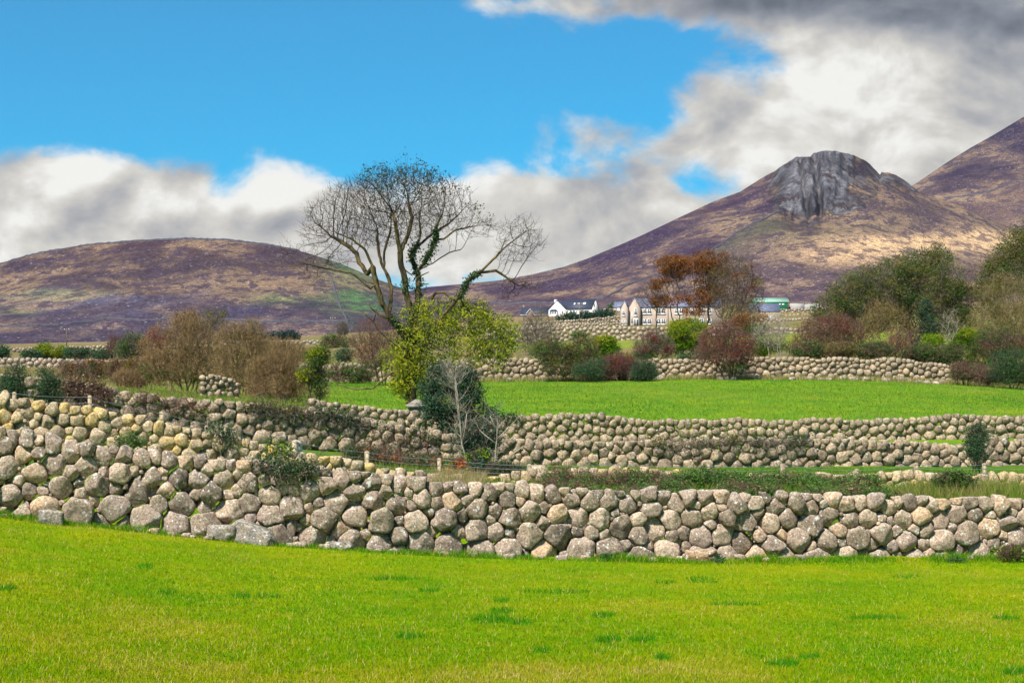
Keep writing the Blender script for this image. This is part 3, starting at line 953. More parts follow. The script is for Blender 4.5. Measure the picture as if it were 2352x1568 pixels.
W4 = Wall('stone_wall', 'even brown boulder wall along the lower edge of the far green field', 'wall',
          [(715, 62, 916, 952), (760, 62.4, 921, 960), (854, 63, 936, 977), (986, 64, 947, 1000), (1134, 65, 956, 1014), (1357, 65.6, 954, 1018), (1515, 66, 963, 1018), (1780, 66.4, 963, 1018), (1869, 66.6, 962, 1018), (2052, 66.8, 960, 1017), (2202, 67, 953, 1014), (2352, 67.2, 955, 1012), (2480, 67.4, 953, 1012)],
          0.095, 0.21, 2, ST_MID, 104, rough_top=0.35, thick=0.85)
W5 = Wall('stone_wall', 'shaded boulder wall at the top edge of the green field, under the bushes', 'wall',
          [(690, 131, 838, 880), (765, 130.5, 834, 880), (900, 130.5, 829, 878), (1148, 130.5, 826, 874), (1250, 130.5, 824, 873), (1400, 130.5, 828, 872), (1515, 130.5, 827, 871), (1723, 130.5, 822, 871), (1906, 130.5, 821, 873), (2052, 131, 825, 877), (2120, 131, 830, 879), (2180, 131, 836, 882)],
          0.12, 0.32, 2, ST_MID, 105, rough_top=0.25, nparts=100)
W_stub = Wall('stone_wall', 'crumbling stub of pale stone wall standing alone among the brown bushes', 'ruined wall',
              [(464, 72, 866, 930), (490, 72.2, 861, 930), (520, 72.6, 868, 930), (548, 73, 882, 930)], 0.075, 0.17, 2, ST_MID, 106, nparts=100, rough_top=0.5)
far_walls = [
    ('pale boulder wall above the brambles at the left edge', [(-120, 160, 822, 852), (60, 160, 823, 853), (180, 160, 825, 853), (330, 160, 826, 853)], 0.18, 0.32, 111, 2),
    ('thin distant boulder wall at the foot of the left hill', [(-120, 300, 801, 818), (0, 300, 799, 816), (249, 300, 792, 812), (400, 300, 788, 807), (507, 300, 782, 803), (689, 300, 781, 801), (830, 300, 779, 797)], 0.24, 0.38, 112, 1),
    ('high pale boulder wall below the tan farmhouse', [(1120, 250, 753, 790), (1289, 250, 751, 788), (1465, 250, 751, 784), (1541, 250, 751, 782), (1640, 250, 752, 780), (1760, 250, 752, 772), (1860, 250, 752, 768)], 0.24, 0.44, 113, 1),
    ('grey boulder wall just below the dark hedge by the white bungalow', [(1200, 480, 741, 752), (1265, 480, 737, 749), (1345, 485, 732, 745), (1428, 490, 725, 740)], 0.30, 0.5, 114, 1),
    ('narrow grey boulder wall between the hedge and the high pale wall', [(1200, 400, 748, 760), (1270, 400, 745, 760), (1345, 400, 743, 759), (1440, 400, 740, 758)], 0.26, 0.4, 115, 1),
    ('boulder terrace wall just right of the stone barn, level with its roof', [(1786, 520, 709, 724), (1850, 520, 708, 722), (1900, 520, 707, 722)], 0.34, 0.55, 116, 1),
    ('boulder terrace wall right of the stone barn, level with its window', [(1788, 480, 721, 735), (1850, 480, 720, 734), (1900, 480, 719, 733)], 0.34, 0.55, 117, 1),
    ('cream boulder terrace wall along the foot of the stone barn', [(1660, 385, 733, 749), (1760, 385, 731, 748), (1850, 385, 730, 747), (1900, 385, 730, 747)], 0.26, 0.44, 118, 1),
    ('boulder wall topmost of the terraces, under the green sheds', [(1775, 600, 702, 711), (1850, 600, 700, 709), (1900, 600, 700, 709)], 0.36, 0.5, 119, 1),
]
for lab, prof, a, b, sd, lev in far_walls:
    Wall('stone_wall', lab, 'wall', prof, a, b, lev, ST_FAR, sd, nparts=0, fill=False, rough_top=0.2)

# walls climbing the hills: too far for single stones to be told apart
m_hw = mat_plain('hill_wall_stone', (0.065, 0.06, 0.075), 0.95, 0.3, 0.25)


def hill_wall(label, hill, pts, hgt, wid):
    q = []
    for (u0, v0), (u1, v1) in zip(pts[:-1], pts[1:]):
        k = max(2, int(math.hypot(u1 - u0, v1 - v0) / 7))
        for i in range(k):
            q.append((u0 + (u1 - u0) * i / k, v0 + (v1 - v0) * i / k))
    q.append(pts[-1])
    P = np.array([hill.point(u, v) for u, v in q])
    d = np.gradient(P[:, :2], axis=0); d /= np.maximum(np.linalg.norm(d, axis=1, keepdims=True), 1e-9)
    nr = np.stack([-d[:, 1], d[:, 0], np.zeros(len(d))], 1) * wid / 2
    hh = hgt * RS.uniform(0.75, 1.25, len(P))
    up = np.zeros_like(P); up[:, 2] = hh; dn = np.zeros_like(P); dn[:, 2] = -hgt
    ring = np.stack([P - nr + dn, P - nr * 0.8 + up, P + nr * 0.8 + up, P + nr + dn], 1)
    n = len(P); loops = []
    for i in range(n - 1):
        for k in range(4):
            loops += [i * 4 + k, i * 4 + (k + 1) % 4, (i + 1) * 4 + (k + 1) % 4, (i + 1) * 4 + k]
    loops += [0, 1, 2, 3]; loops += [(n - 1) * 4 + k for k in (3, 2, 1, 0)]
    me = mesh_from('stone_wall', ring.reshape(-1, 3), loops, [4] * ((n - 1) * 4 + 2), {'rnd': np.full(n * 4, .5)})
    return tag(put('stone_wall', me, m_hw), label, 'wall')


hill_wall('dark field wall curving up the mountain to the crag, between heather and grass', mountain,
          [(1120, 693), (1200, 692), (1300, 687), (1390, 675), (1440, 655), (1508, 634), (1560, 617), (1610, 597), (1648, 577), (1690, 548), (1755, 517), (1785, 494)], 2.0, 1.8)
hill_wall('field wall on the straw-coloured slope right of the crag', hill_right, [(2168, 457), (2215, 455), (2250, 449), (2300, 430), (2352, 408), (2400, 390)], 2.4, 2)
hill_wall('dark field wall running level across the lower left hill', hill_left, [(-60, 756), (0, 752), (60, 750), (146, 745), (200, 738), (249, 733), (330, 737), (395, 735), (520, 735), (620, 738), (700, 737), (800, 742)], 1.5, 1.5)
hill_wall('straight pale field wall going steeply down the left hill, left of the ash tree', hill_left, [(761, 636), (768, 668), (780, 697), (792, 730), (806, 765)], 0.9, 1.6)
hill_wall('thin wall along the skyline of the rounded left hill', hill_left, [(0, 607), (60, 589), (100, 580), (200, 563), (300, 555), (420, 549), (520, 552), (620, 564), (690, 578)], 1.8, 2)

# -------------------------------------------- loose boulders on the ground --
m_moss = mat_stone('mossy_granite', [(0.17, 0.15, 0.13), (0.22, 0.195, 0.17), (0.19, 0.17, 0.14)], 0.9, 2.4)


def lay(name, label, cat, u, Y, size, mat, level=3, sink=0.35, group=None, seed=0, tilt=0.0, dv=None):
    rs = np.random.RandomState(seed)
    v, f = boulder(size, level, rs)
    a = rs.uniform(-0.3, 0.3); cs, sn = math.cos(a), math.sin(a)
    v = v @ np.array([[cs, sn, 0], [-sn, cs, 0], [0, 0, 1]])
    if tilt:
        c2, s2 = math.cos(tilt), math.sin(tilt); v = v @ np.array([[c2, 0, -s2], [0, 1, 0], [s2, 0, c2]])
    p = on_ground(u, Y)
    p[2] += size[2] * (1 - 2 * sink)
    b = Bag(); b.add(v, f, np.full(len(f), 3), rs.rand())
    o = put(name, b.mesh(name, True), mat); o.location = p
    return tag(o, label, cat, group)


lay('boulder', 'mossy dark-topped boulder at the wall foot, upper left of the two mossy slabs', 'boulder', 508, 29.55, (0.25, 0.2, 0.17), m_moss, 4, 0.22, seed=3)
lay('boulder', 'long tilted mossy slab at the foot of the front wall', 'boulder', 586, 29.6, (0.37, 0.22, 0.2), m_moss, 4, 0.2, seed=4, tilt=0.35)
lay('boulder', 'small mossy boulder under the left end of the front wall', 'boulder', 118, 28.9, (0.21, 0.18, 0.16), m_moss, 4, 0.2, seed=5)
lay('boulder', 'flat mossy stone sunk in the turf below the wall, right of the long slab', 'boulder', 778, 30.0, (0.24, 0.18, 0.1), m_moss, 4, 0.3, seed=6)
lay('boulder', 'low rusty orange boulder at the foot of the front wall', 'boulder', 1610, 31.0, (0.29, 0.18, 0.13), mat_stone('rusty_granite', [(0.3, 0.19, 0.1), (0.33, 0.2, 0.11)], 0.9, 0.8), 4, 0.25, seed=7)
for i, u in enumerate([10, 395, 428, 442, 318, 352, 480, 668, 690, 745, 868, 905, 1020, 1085, 1170, 1240, 1290, 1345, 1500, 1560, 1700, 1760, 1840, 2010, 2230]):
    lay('fieldstone', 'small pale fieldstone lying in the grass at the foot of the front wall', 'fieldstone', u, float(np.interp(u, [0, 400, 1000, 2352], [28.9, 29.3, 30.2, 31.7])) + RS.uniform(-0.15, 0.2),
        tuple(RS.uniform(0.045, 0.09) * np.array([1.3, 1, 0.8])), ST_FRONT, 3, 0.3, 'small stones at the foot of the front wall', 200 + i)
for i, u in enumerate([1171, 1172, 1384, 1390, 1418, 1430, 1470, 1484, 1494, 1515, 1548, 1655, 1672, 1684, 1735, 1820, 1860, 1885, 1905, 1935, 1960, 1990, 2035, 2068, 2090, 2110, 2130, 2150, 2165, 1250]):
    lay('fieldstone', 'whitish boulder lying along the top edge of the green field', 'fieldstone', u, float(np.interp(u, [1170, 2352], [128.4, 128.2])) + RS.uniform(-1, 0.8),
        tuple(RS.uniform(0.16, 0.34) * np.array([1.25, 1, 0.8])), ST_FAR, 2, 0.3, 'pale boulders along the top of the green field', 240 + i)
lay('boulder', 'whitish angular boulder propped in the scrub below the bare white sapling', 'boulder', 1088 - 1, 45.0, (0.2, 0.15, 0.17), ST_WARM, 3, 0.0, seed=31)
lay('boulder', 'big pale boulder half hidden in scrub behind the front wall, left of centre right', 'boulder', 1232, 43.5, (0.28, 0.2, 0.24), ST_WARM, 3, 0.1, seed=32)
# ------------------------------------------------------------ materials -----
B_BROWN = mat_bark('bark_brown', (0.06, 0.042, 0.03), (0.15, 0.11, 0.075))
B_GREY = mat_bark('bark_grey', (0.08, 0.065, 0.05), (0.18, 0.15, 0.115))
B_PALE = mat_bark('bark_pale', (0.22, 0.175, 0.13), (0.40, 0.34, 0.27))
B_RED = mat_bark('bark_reddish', (0.085, 0.045, 0.036), (0.19, 0.11, 0.085))
B_OLIVE = mat_bark('bark_olive', (0.127, 0.081, 0.038), (0.316, 0.207, 0.099))
B_STRAW = mat_bark('bark_straw', (0.15, 0.11, 0.055), (0.30, 0.235, 0.125))
B_ASH = mat_bark('bark_ash', (0.04, 0.03, 0.018), (0.15, 0.11, 0.045), 5.0)
B_ASHTWIG = mat_bark('bark_ash_twig', (0.022, 0.016, 0.012), (0.06, 0.042, 0.026), 5.0)
L_DARK = mat_leaf('leaf_dark', [(0.030, 0.063, 0.018), (0.069, 0.127, 0.028), (0.132, 0.196, 0.045)])
L_GORSE = mat_leaf('leaf_gorse', [(0.030, 0.069, 0.033), (0.054, 0.112, 0.050), (0.096, 0.163, 0.066)])
L_HOLLY = mat_leaf('leaf_holly', [(0.012, 0.038, 0.02), (0.03, 0.075, 0.035), (0.065, 0.125, 0.065)], 0.15, rough=0.45, spec=0.2)
L_OLIVE = mat_leaf('leaf_olive', [(0.074, 0.073, 0.020), (0.162, 0.146, 0.035), (0.284, 0.232, 0.060)])
L_YELLOW = mat_leaf('leaf_yellow_green', [(0.11, 0.17, 0.01), (0.23, 0.28, 0.012), (0.42, 0.40, 0.02)], 0.35)
L_BRIGHT = mat_leaf('leaf_bright', [(0.05, 0.14, 0.008), (0.14, 0.25, 0.008), (0.30, 0.36, 0.01)], 0.3)
L_ASH = mat_leaf('leaf_ash', [(0.092, 0.149, 0.012), (0.218, 0.276, 0.018), (0.345, 0.368, 0.025), (0.552, 0.460, 0.030)], 0.4)
L_ASHTOP = mat_leaf('leaf_ash_top', [(0.03, 0.04, 0.012), (0.065, 0.075, 0.018), (0.12, 0.10, 0.02)], 0.3)
L_IVY = mat_leaf('leaf_ivy', [(0.02, 0.05, 0.018), (0.04, 0.095, 0.03), (0.085, 0.15, 0.05)], 0.2, rough=0.45, spec=0.15)
L_RUST = mat_leaf('leaf_rust', [(0.149, 0.053, 0.016), (0.241, 0.089, 0.024), (0.333, 0.147, 0.040)], 0.3)
L_ORANGE = mat_leaf('leaf_orange', [(0.35, 0.08, 0.012), (0.55, 0.17, 0.015), (0.55, 0.05, 0.02)], 0.35)
L_RED = mat_leaf('leaf_red', [(0.172, 0.036, 0.033), (0.276, 0.054, 0.050), (0.322, 0.108, 0.077)], 0.3)
L_DEAD = mat_leaf('leaf_dead', [(0.156, 0.092, 0.045), (0.264, 0.172, 0.090), (0.360, 0.253, 0.130)], 0.2)
L_BRAM = mat_leaf('leaf_bramble', [(0.034, 0.098, 0.024), (0.081, 0.182, 0.036), (0.162, 0.280, 0.054)], 0.3)
L_BLUE = mat_leaf('leaf_conifer', [(0.012, 0.035, 0.035), (0.025, 0.06, 0.05)], 0.1)
L_STRAW = mat_leaf('leaf_straw', [(0.32, 0.22, 0.10), (0.45, 0.34, 0.17)], 0.3)


# ------------------------------------------------------- growing branches ---
def grow(nodes, parent, A, step, kill, trop=(0, 0, 0.12), maxit=140, rs=RS, jit=0.12, infl=None, inertia=0.25):
    """branches that grow step by step towards the points A of a crown"""
    n = len(nodes); cap = n + 30000
    P = np.zeros((cap, 3)); P[:n] = nodes
    par = np.full(cap, -1); par[:n] = parent
    kids = np.zeros(cap, int); H = np.zeros((cap, 3)); q_ = np.where(par[:n] >= 0)[0]
    H[q_] = P[q_] - P[par[q_]]; H[:n] /= np.maximum(np.linalg.norm(H[:n], axis=1, keepdims=True), 1e-9)
    A = A.copy(); trop = np.asarray(trop)
    D = np.full(len(A), 1e9); I = np.zeros(len(A), int)

    def update(lo, hi):
        for s in range(0, len(A), 2000):
            d = np.linalg.norm(A[s:s + 2000, None] - P[None, lo:hi], axis=2)
            k = d.argmin(1); dm = d[np.arange(len(k)), k]
            better = dm < D[s:s + 2000]
            D[s:s + 2000] = np.where(better, dm, D[s:s + 2000]); I[s:s + 2000] = np.where(better, k + lo, I[s:s + 2000])
    update(0, n)
    for it in range(maxit):
        live = D > kill
        A = A[live]; D = D[live]; I = I[live]
        if len(A) == 0:
            break
        act = np.ones(len(A), bool) if infl is None else D < max(infl, D.min() * 1.05)
        d = (A - P[I]) / D[:, None]
        acc = np.zeros((n, 3)); np.add.at(acc, I[act], d[act])
        src = np.unique(I[act]); src = src[kids[src] < 3]
        if len(src) == 0:
            break
        v = acc[src]; ln = np.linalg.norm(v, axis=1, keepdims=True); v = v / np.maximum(ln, 1e-6)
        v = v * (1 - inertia) + H[src] * inertia * (kids[src] == 0)[:, None] + trop + rs.normal(size=v.shape) * jit
        v /= np.linalg.norm(v, axis=1, keepdims=True)
        m = len(src)
        if n + m > cap:
            break
        P[n:n + m] = P[src] + v * step; H[n:n + m] = v; par[n:n + m] = src; kids[src] += 1
        n += m
        update(n - m, n)
    return P[:n], par[:n]


def radii_of(par, tip, expo=2.3):
    n = len(par); cnt = np.zeros(n); haskid = np.zeros(n, bool)
    haskid[par[par >= 0]] = True
    cnt[~haskid] = 1
    for i in range(n - 1, -1, -1):
        if par[i] >= 0:
            cnt[par[i]] += cnt[i]
    return tip * np.maximum(cnt, 1) ** (1 / expo), ~haskid


def branch_bag(bag, P, par, R, cut=0.03, rs=RS):
    k = np.where(par >= 0)[0]
    a = par[k]; ra = np.minimum(R[a], R[k] * 1.25)
    thick = R[k] > cut
    for sel, sides in ((thick, 6), (~thick, 3)):
        kk = k[sel]
        if len(kk):
            ov = (P[kk] - P[par[kk]]) * 0.04
            bag.tubes(P[par[kk]] - ov, P[kk] + ov, ra[sel], R[kk], sides, rs.uniform(0.2, 0.8, len(kk)))


def twiglets(bag, P, dirs, n_each, length, r, rs=RS, up=0.3):
    """short straight side shoots"""
    m = len(P) * n_each
    if m == 0:
        return np.zeros((0, 3))
    A = np.repeat(P, n_each, axis=0); d = np.repeat(dirs, n_each, axis=0)
    d = d * 0.6 + rs.normal(size=(m, 3)) * 0.55 + np.array([0, 0, up]); d /= np.linalg.norm(d, axis=1, keepdims=True)
    L = length * rs.uniform(0.4, 1.3, (m, 1)); Mid = A + d * L * 0.55
    d2 = d + rs.normal(size=(m, 3)) * 0.3 + np.array([0, 0, up * 0.5]); d2 /= np.linalg.norm(d2, axis=1, keepdims=True)
    E = Mid + d2 * L * 0.5
    q = rs.uniform(0.2, 0.9, m)
    bag.tubes(A, Mid, r, r * 0.8, 3, q); bag.tubes(Mid, E, r * 0.8, r * 0.45, 3, q)
    return E


def in_lobes(lobes, Y, n, rs=RS, shell=0.0, depth=0.9):
    """points inside crown lobes (u, v, ru, rv) in metres at distance Y"""
    wts = np.array([l[2] * l[3] for l in lobes], float); wts /= wts.sum()
    pick = rs.choice(len(lobes), n, p=wts)
    d = rs.normal(size=(n, 3)); d /= np.linalg.norm(d, axis=1, keepdims=True)
    rr = rs.uniform(0, 1, n) ** (1 / 3.0)
    rr = np.where(rs.uniform(size=n) < shell, 0.72 + 0.28 * rs.uniform(size=n), rr)
    L = np.array([[l[0], l[1], l[2], l[3]] for l in lobes], float)[pick]
    C = np.stack([(L[:, 0] - U0) / F * Y, np.full(n, Y), (H0 - L[:, 1]) / F * Y], 1)
    S = np.stack([L[:, 2] / F * Y, L[:, 2] / F * Y * depth, L[:, 3] / F * Y], 1)
    return C + d * rr[:, None] * S


def clump_leaves(bag, lobes, Y, n, size, clumps, spread, rs, shell=0.6, up=0.35, aspect=0.5, droop=0.0, lo=0.0, hi=1.0, depth=0.9, gaps=0.0):
    C = in_lobes(lobes, Y, clumps, rs, shell, depth)
    cr = rs.uniform(0, 1, clumps)
    wt = rs.uniform(0.3, 1.0, clumps); wt /= wt.sum()
    k = rs.choice(clumps, n, p=wt)
    P = C[k] + rs.normal(size=(n, 3)) * spread * np.array([1, 1, 0.75])
    r = np.clip(lo + (hi - lo) * (0.6 * cr[k] + 0.4 * rs.uniform(0, 1, n)), 0, 1)
    bag.leaves(P, size, r, up, aspect, droop, rs)


def plant(name, label, cat, u, Y, lobes, bark=None, attr=250, tip=0.006, tw=2, twl=0.25, leaves=(), seed=0, stems=3, group=None,
          base_part='branches', depth=0.9, trop=(0, 0, 0.08), spread_base=0.25, vbase=None):
    """a bush or tree: woody part grown into the lobes, then leaf parts.
    leaves: (part name, material, count, leaf size, clump spread, kwargs)"""
    rs = np.random.RandomState(1000 + seed)
    lobes = [(l[0], l[1], l[2] * 1.10, l[3] * 1.10) for l in lobes]; attr = int(attr * 1.35)
    g = on_ground(u, Y) if vbase is None else at(u, vbase, Y)
    root = thing(name, label, cat, g, group)
    W = max(l[2] for l in lobes) / F * Y
    if bark is not None:
        A = in_lobes(lobes, Y, attr, rs, 0.35, depth)
        A = A[A[:, 2] > g[2] + 0.05]
        nodes = []; par = []
        for s in range(stems):
            off = rs.normal(size=3) * W * spread_base; off[2] = -0.05
            nodes.append(g + off); par.append(-1)
        span = np.linalg.norm(A - g, axis=1).max(); step = span / 22
        P, pr = grow(np.array(nodes), np.array(par), A, step, step * 1.1, trop, 90, rs, 0.22)
        R, tips = radii_of(pr, tip)
        b = Bag(); branch_bag(b, P, pr, R, tip * 5, rs)
        k = np.where(pr >= 0)[0]; k = k[R[k] < tip * 4]
        d = P[k] - P[pr[k]]; d /= np.maximum(np.linalg.norm(d, axis=1, keepdims=True), 1e-9)
        if tw:
            twiglets(b, P[k], d, tw + 1, twl, tip * 0.9, rs)
        part(b, base_part, bark, root)
    for nm, mat, n, size, spr, kw in leaves:
        kw = dict(kw); lb = kw.pop('lobes', lobes); cl = kw.pop('clumps', max(12, n // 45))
        b = Bag(); clump_leaves(b, lb, Y, int(n * 1.35), size, cl, spr, rs, depth=depth, **kw)
        part(b, nm, mat, root)
    return root


# ------------------------------------------------------------- the ash ------
YA = 68.0


def c5(x, y, dy=0.0):
    return at(631.6 + 0.3297 * x, 367.5 + 0.3297 * y, YA) + np.array([0, dy, 0])


rsA = np.random.RandomState(5)
ash_base = on_ground(945, YA)
ash = thing('ash_tree', 'big half-bare ash tree with ivied limbs and a skirt of yellow-green leaves', 'tree', ash_base)
limbs = [  # (attach limb, attach index, points) in the tree's own picture grid, with depth offsets in metres
    (None, 0, [(950, 1720, 0), (955, 1500, 0), (965, 1330, 0.1), (960, 1180, 0.1), (945, 1060, 0)]),
    (0, 4, [(915, 930, -.2), (908, 840, -.3), (885, 750, -.4), (878, 650, -.5), (862, 570, -.6), (850, 470, -.7), (830, 380, -.7)]),
    (0, 3, [(985, 1050, .1), (1000, 930, .15), (1000, 850, .2), (985, 765, .3), (950, 690, .45), (955, 620, .6), (985, 570, .7), (1005, 500, .8), (1000, 420, .9)]),
    (2, 3, [(1040, 725, -.1), (1085, 645, -.3), (1125, 565, -.5), (1125, 480, -.6), (1170, 400, -.8)]),
    (0, 2, [(880, 1190, -.2), (800, 1090, -.4), (745, 980, -.6), (715, 870, -.7), (695, 760, -.8), (640, 640, -1), (560, 575, -1.2), (450, 535, -1.4)]),
    (4, 1, [(803, 1000, .1), (808, 890, .3), (775, 790, .5), (730, 700, .7), (705, 590, .9), (700, 470, 1.1)]),
    (4, 3, [(680, 910, -.9), (600, 845, -1.1), (545, 802, -1.2), (440, 790, -1.3), (330, 768, -1.4), (210, 742, -1.5)]),
    (5, 2, [(750, 740, .6), (750, 620, .9), (770, 540, 1.1), (790, 450, 1.3)]),
    (4, 4, [(650, 800, -.4), (590, 720, -.2), (570, 650, 0), (480, 580, .2), (380, 520, .5)]),
    (0, 1, [(1050, 1250, -.3), (1180, 1080, -.5), (1290, 960, -.6), (1350, 850, -.7), (1430, 795, -.8), (1500, 730, -.9), (1580, 650, -1.0)]),
    (9, 4, [(1540, 782, -.7), (1620, 830, -.5), (1700, 880, -.4)]),
    (1, 2, [(950, 800, -.1), (1010, 760, .1), (1120, 700, .2), (1210, 640, .3), (1290, 620, .3)]),
    (3, 2, [(1180, 560, -.5), (1260, 500, -.6), (1380, 480, -.8)]),
    (2, 5, [(1040, 540, .8), (1110, 480, 1.0), (1200, 420, 1.2), (1290, 330, 1.3)]),
    (1, 3, [(930, 520, -.2), (960, 400, -.1), (930, 300, 0)]),
]
nodes, par, rings = [], [], []
for att, ai, pts in limbs:
    p0 = rings[att][ai] if att is not None else None
    line = [np.array(c5(*q)) for q in pts]
    ids = []; prev = p0
    if prev is None:
        nodes.append(line[0]); par.append(-1); prev = 0; ids.append(0); seq = line[1:]
    else:
        seq = line
    for q in seq:
        a = nodes[prev]; k = max(1, int(np.linalg.norm(q - a) / 0.16))
        for j in range(1, k + 1):
            wig = rsA.normal(size=3) * 0.014 if j < k else 0
            nodes.append(a + (q - a) * j / k + wig); par.append(prev); prev = len(nodes) - 1
        ids.append(prev)
    rings.append(ids)


def c5lobes(lst):
    return [(631.6 + 0.3297 * a, 367.5 + 0.3297 * b, 0.3297 * c, 0.3297 * d) for a, b, c, d in lst]


crown = c5lobes([(830, 300, 430, 230), (430, 440, 230, 190), (330, 560, 130, 120), (1180, 330, 230, 190), (1370, 470, 150, 90), (900, 160, 280, 90), (620, 300, 300, 170), (720, 480, 320, 150), (300, 470, 120, 160), (540, 400, 190, 170), (240, 560, 70, 90), (1020, 420, 250, 160)])
side = c5lobes([(1690, 560, 170, 170), (1780, 600, 90, 100), (1600, 640, 60, 110)])
droop_r = c5lobes([(1700, 880, 150, 60), (1620, 930, 60, 70)])
spray_l = c5lobes([(130, 700, 110, 90), (260, 790, 120, 70), (80, 620, 50, 50), (400, 700, 160, 70)])
A = np.vstack([in_lobes(crown, YA, 9000, rsA, 0.5, 0.8), in_lobes(side, YA, 900, rsA, 0.4, 0.8), in_lobes(droop_r, YA, 170, rsA, 0.3), in_lobes(spray_l, YA, 230, rsA, 0.3)])
n_skel = len(nodes)
P, pr = grow(np.array(nodes), np.array(par), A, 0.13, 0.20, (0, 0, 0.08), 150, rsA, 0.05, None, 0.5)
R, tips = radii_of(pr, 0.0048, 2.08)
R = np.maximum(R, 0.0052); R[:n_skel] *= 1.55
bt = Bag(); k = np.where(pr >= 0)[0]
trunk_sel = (k < n_skel) & (R[k] > 0.035)
kk = k[trunk_sel]; ov = (P[kk] - P[pr[kk]]) * 0.06
bt.tubes(P[pr[kk]] - ov, P[kk] + ov, np.minimum(R[pr[kk]], R[kk] * 1.2), R[kk], 8, rsA.uniform(0.3, 0.7, len(kk)))
# broken dead limbs
for pts, r0 in (([(962, 1330), (845, 1285), (740, 1205), (690, 1130), (640, 1085), (610, 1062)], 0.05), ([(690, 1130), (705, 1080), (715, 1020)], 0.03), ([(840, 1150), (795, 1110), (730, 1080), (680, 1040), (660, 1010)], 0.06),
                ([(1090, 970), (1120, 930), (1180, 925), (1235, 975), (1275, 985)], 0.07), ([(960, 1190), (1065, 1190), (1110, 1180), (1160, 1240), (1190, 1310)], 0.045), ([(955, 1490), (820, 1480), (760, 1530), (690, 1590), (560, 1600), (430, 1560)], 0.045),
                ([(1000, 850), (1040, 870), (1075, 868)], 0.04), ([(985, 830), (1040, 800), (1075, 785)], 0.035), ([(700, 870), (640, 855), (600, 830)], 0.03)):
    bt.path([c5(x, y, -0.3) for x, y in pts], np.linspace(r0, r0 * 0.45, len(pts)), 6)
part(bt, 'trunk', B_ASH, ash)
btw = Bag(); sel = ~trunk_sel; kk = k[sel]
ov = (P[kk] - P[pr[kk]]) * 0.05
btw.tubes(P[pr[kk]] - ov, P[kk] + ov, np.minimum(R[pr[kk]], R[kk] * 1.2), R[kk], 4, rsA.uniform(0, 0.6, len(kk)))
tk = np.where(tips)[0]; td = P[tk] - P[pr[tk]]; td /= np.maximum(np.linalg.norm(td, axis=1, keepdims=True), 1e-9)
hub = c5(830, 900, 0)
def fan(q, d):
    o_ = q - hub; o_ /= np.linalg.norm(o_, axis=1, keepdims=True)
    d = d * 0.55 + o_ * 0.75; return d / np.linalg.norm(d, axis=1, keepdims=True)
thin = np.where((pr >= 0) & (R < 0.011) & ~tips)[0]; thin = thin[rsA.uniform(size=len(thin)) < 0.75]
dth = P[thin] - P[pr[thin]]; dth /= np.maximum(np.linalg.norm(dth, axis=1, keepdims=True), 1e-9)
E = np.vstack([twiglets(btw, P[tk], fan(P[tk], td), 3, 0.42, 0.0052, rsA, 0.25), twiglets(btw, P[thin], fan(P[thin], dth), 1, 0.40, 0.005, rsA, 0.25)])
part(btw, 'twigs', B_ASHTWIG, ash)
# leaves still hanging on the very top, and on the outermost twigs to the right
ux = E[:, 0] / YA * F + U0; vx = H0 - E[:, 2] / YA * F
xx = (ux - 631.6) / 0.3297; yy = (vx - 367.5) / 0.3297
pt = sstep(330, 120, yy) * sstep(560, 680, xx) * sstep(1290, 1180, xx) * 0.85 + 0.7 * ((xx > 1400) & (xx < 1530) & (yy < 500)) + 0.25 * sstep(420, 300, yy) * sstep(560, 650, xx)
keep = rsA.uniform(size=len(E)) < pt * 0.34
bl = Bag(); EP = np.repeat(E[keep], 4, axis=0) + rsA.normal(size=(keep.sum() * 4, 3)) * 0.085
bl.leaves(EP, 0.105, rsA.uniform(0, 1, len(EP)), 0.3, 0.42, 0.5, rsA)
part(bl, 'top_leaves', L_ASHTOP, ash)
# ivy on the two middle limbs
bi = Bag(); pts = []
for li, lo, hi, wdt in ((2, 0, 6, 0.13), (3, 0, 3, 0.12), (0, 2, 5, 0.17), (9, 2, 4, 0.15), (1, 0, 1, .12), (4, 0, 1, 0.2)):
    ids = rings[li][lo:hi + 1]
    for a, b in zip(ids[:-1], ids[1:]):
        n = int(np.linalg.norm(P[b] - P[a]) * 520)
        tt = rsA.uniform(0, 1, (n, 1)); pts.append(P[a] + (P[b] - P[a]) * tt + rsA.normal(size=(n, 3)) * wdt * rsA.uniform(0.4, 1.0))
IP = np.vstack(pts); bi.leaves(IP, 0.085, rsA.uniform(0, 1, len(IP)), 0.4, 0.8, 0.1, rsA)
part(bi, 'ivy', L_IVY, ash)
# the leafy skirt of low boughs
skirt = c5lobes([(1540, 1380, 90, 110), (880, 1400, 120, 170), (930, 1560, 120, 120), (1050, 1560, 90, 110), (1620, 1200, 90, 120), (1000, 1120, 170, 110), (1180, 1130, 190, 120), (1330, 1120, 180, 130), (1480, 1180, 160, 130), (1560, 1290, 130, 120), (1100, 1280, 200, 140), (940, 1330, 120, 150), (900, 1480, 110, 100), (980, 1440, 110, 140), (1300, 1330, 190, 120), (880, 1580, 90, 60), (1230, 1010, 120, 60), (1060, 1040, 90, 70), (1400, 1040, 110, 70), (1500, 1110, 100, 70)])
Ask = in_lobes(skirt, YA, 900, rsA, 0.3, 0.8)
seeds = [P[i] for i in (rings[0][1], rings[0][2], rings[0][3], rings[9][1], rings[9][2], rings[9][0])]
P2, pr2 = grow(np.array(seeds), np.full(len(seeds), -1), Ask, 0.17, 0.2, (0, 0, -0.05), 60, rsA, 0.2)
R2, t2 = radii_of(pr2, 0.008)
bs = Bag(); branch_bag(bs, P2, pr2, R2, 0.04, rsA)
k2 = np.where(pr2 >= 0)[0]; d2 = P2[k2] - P2[pr2[k2]]; d2 /= np.linalg.norm(d2, axis=1, keepdims=True)
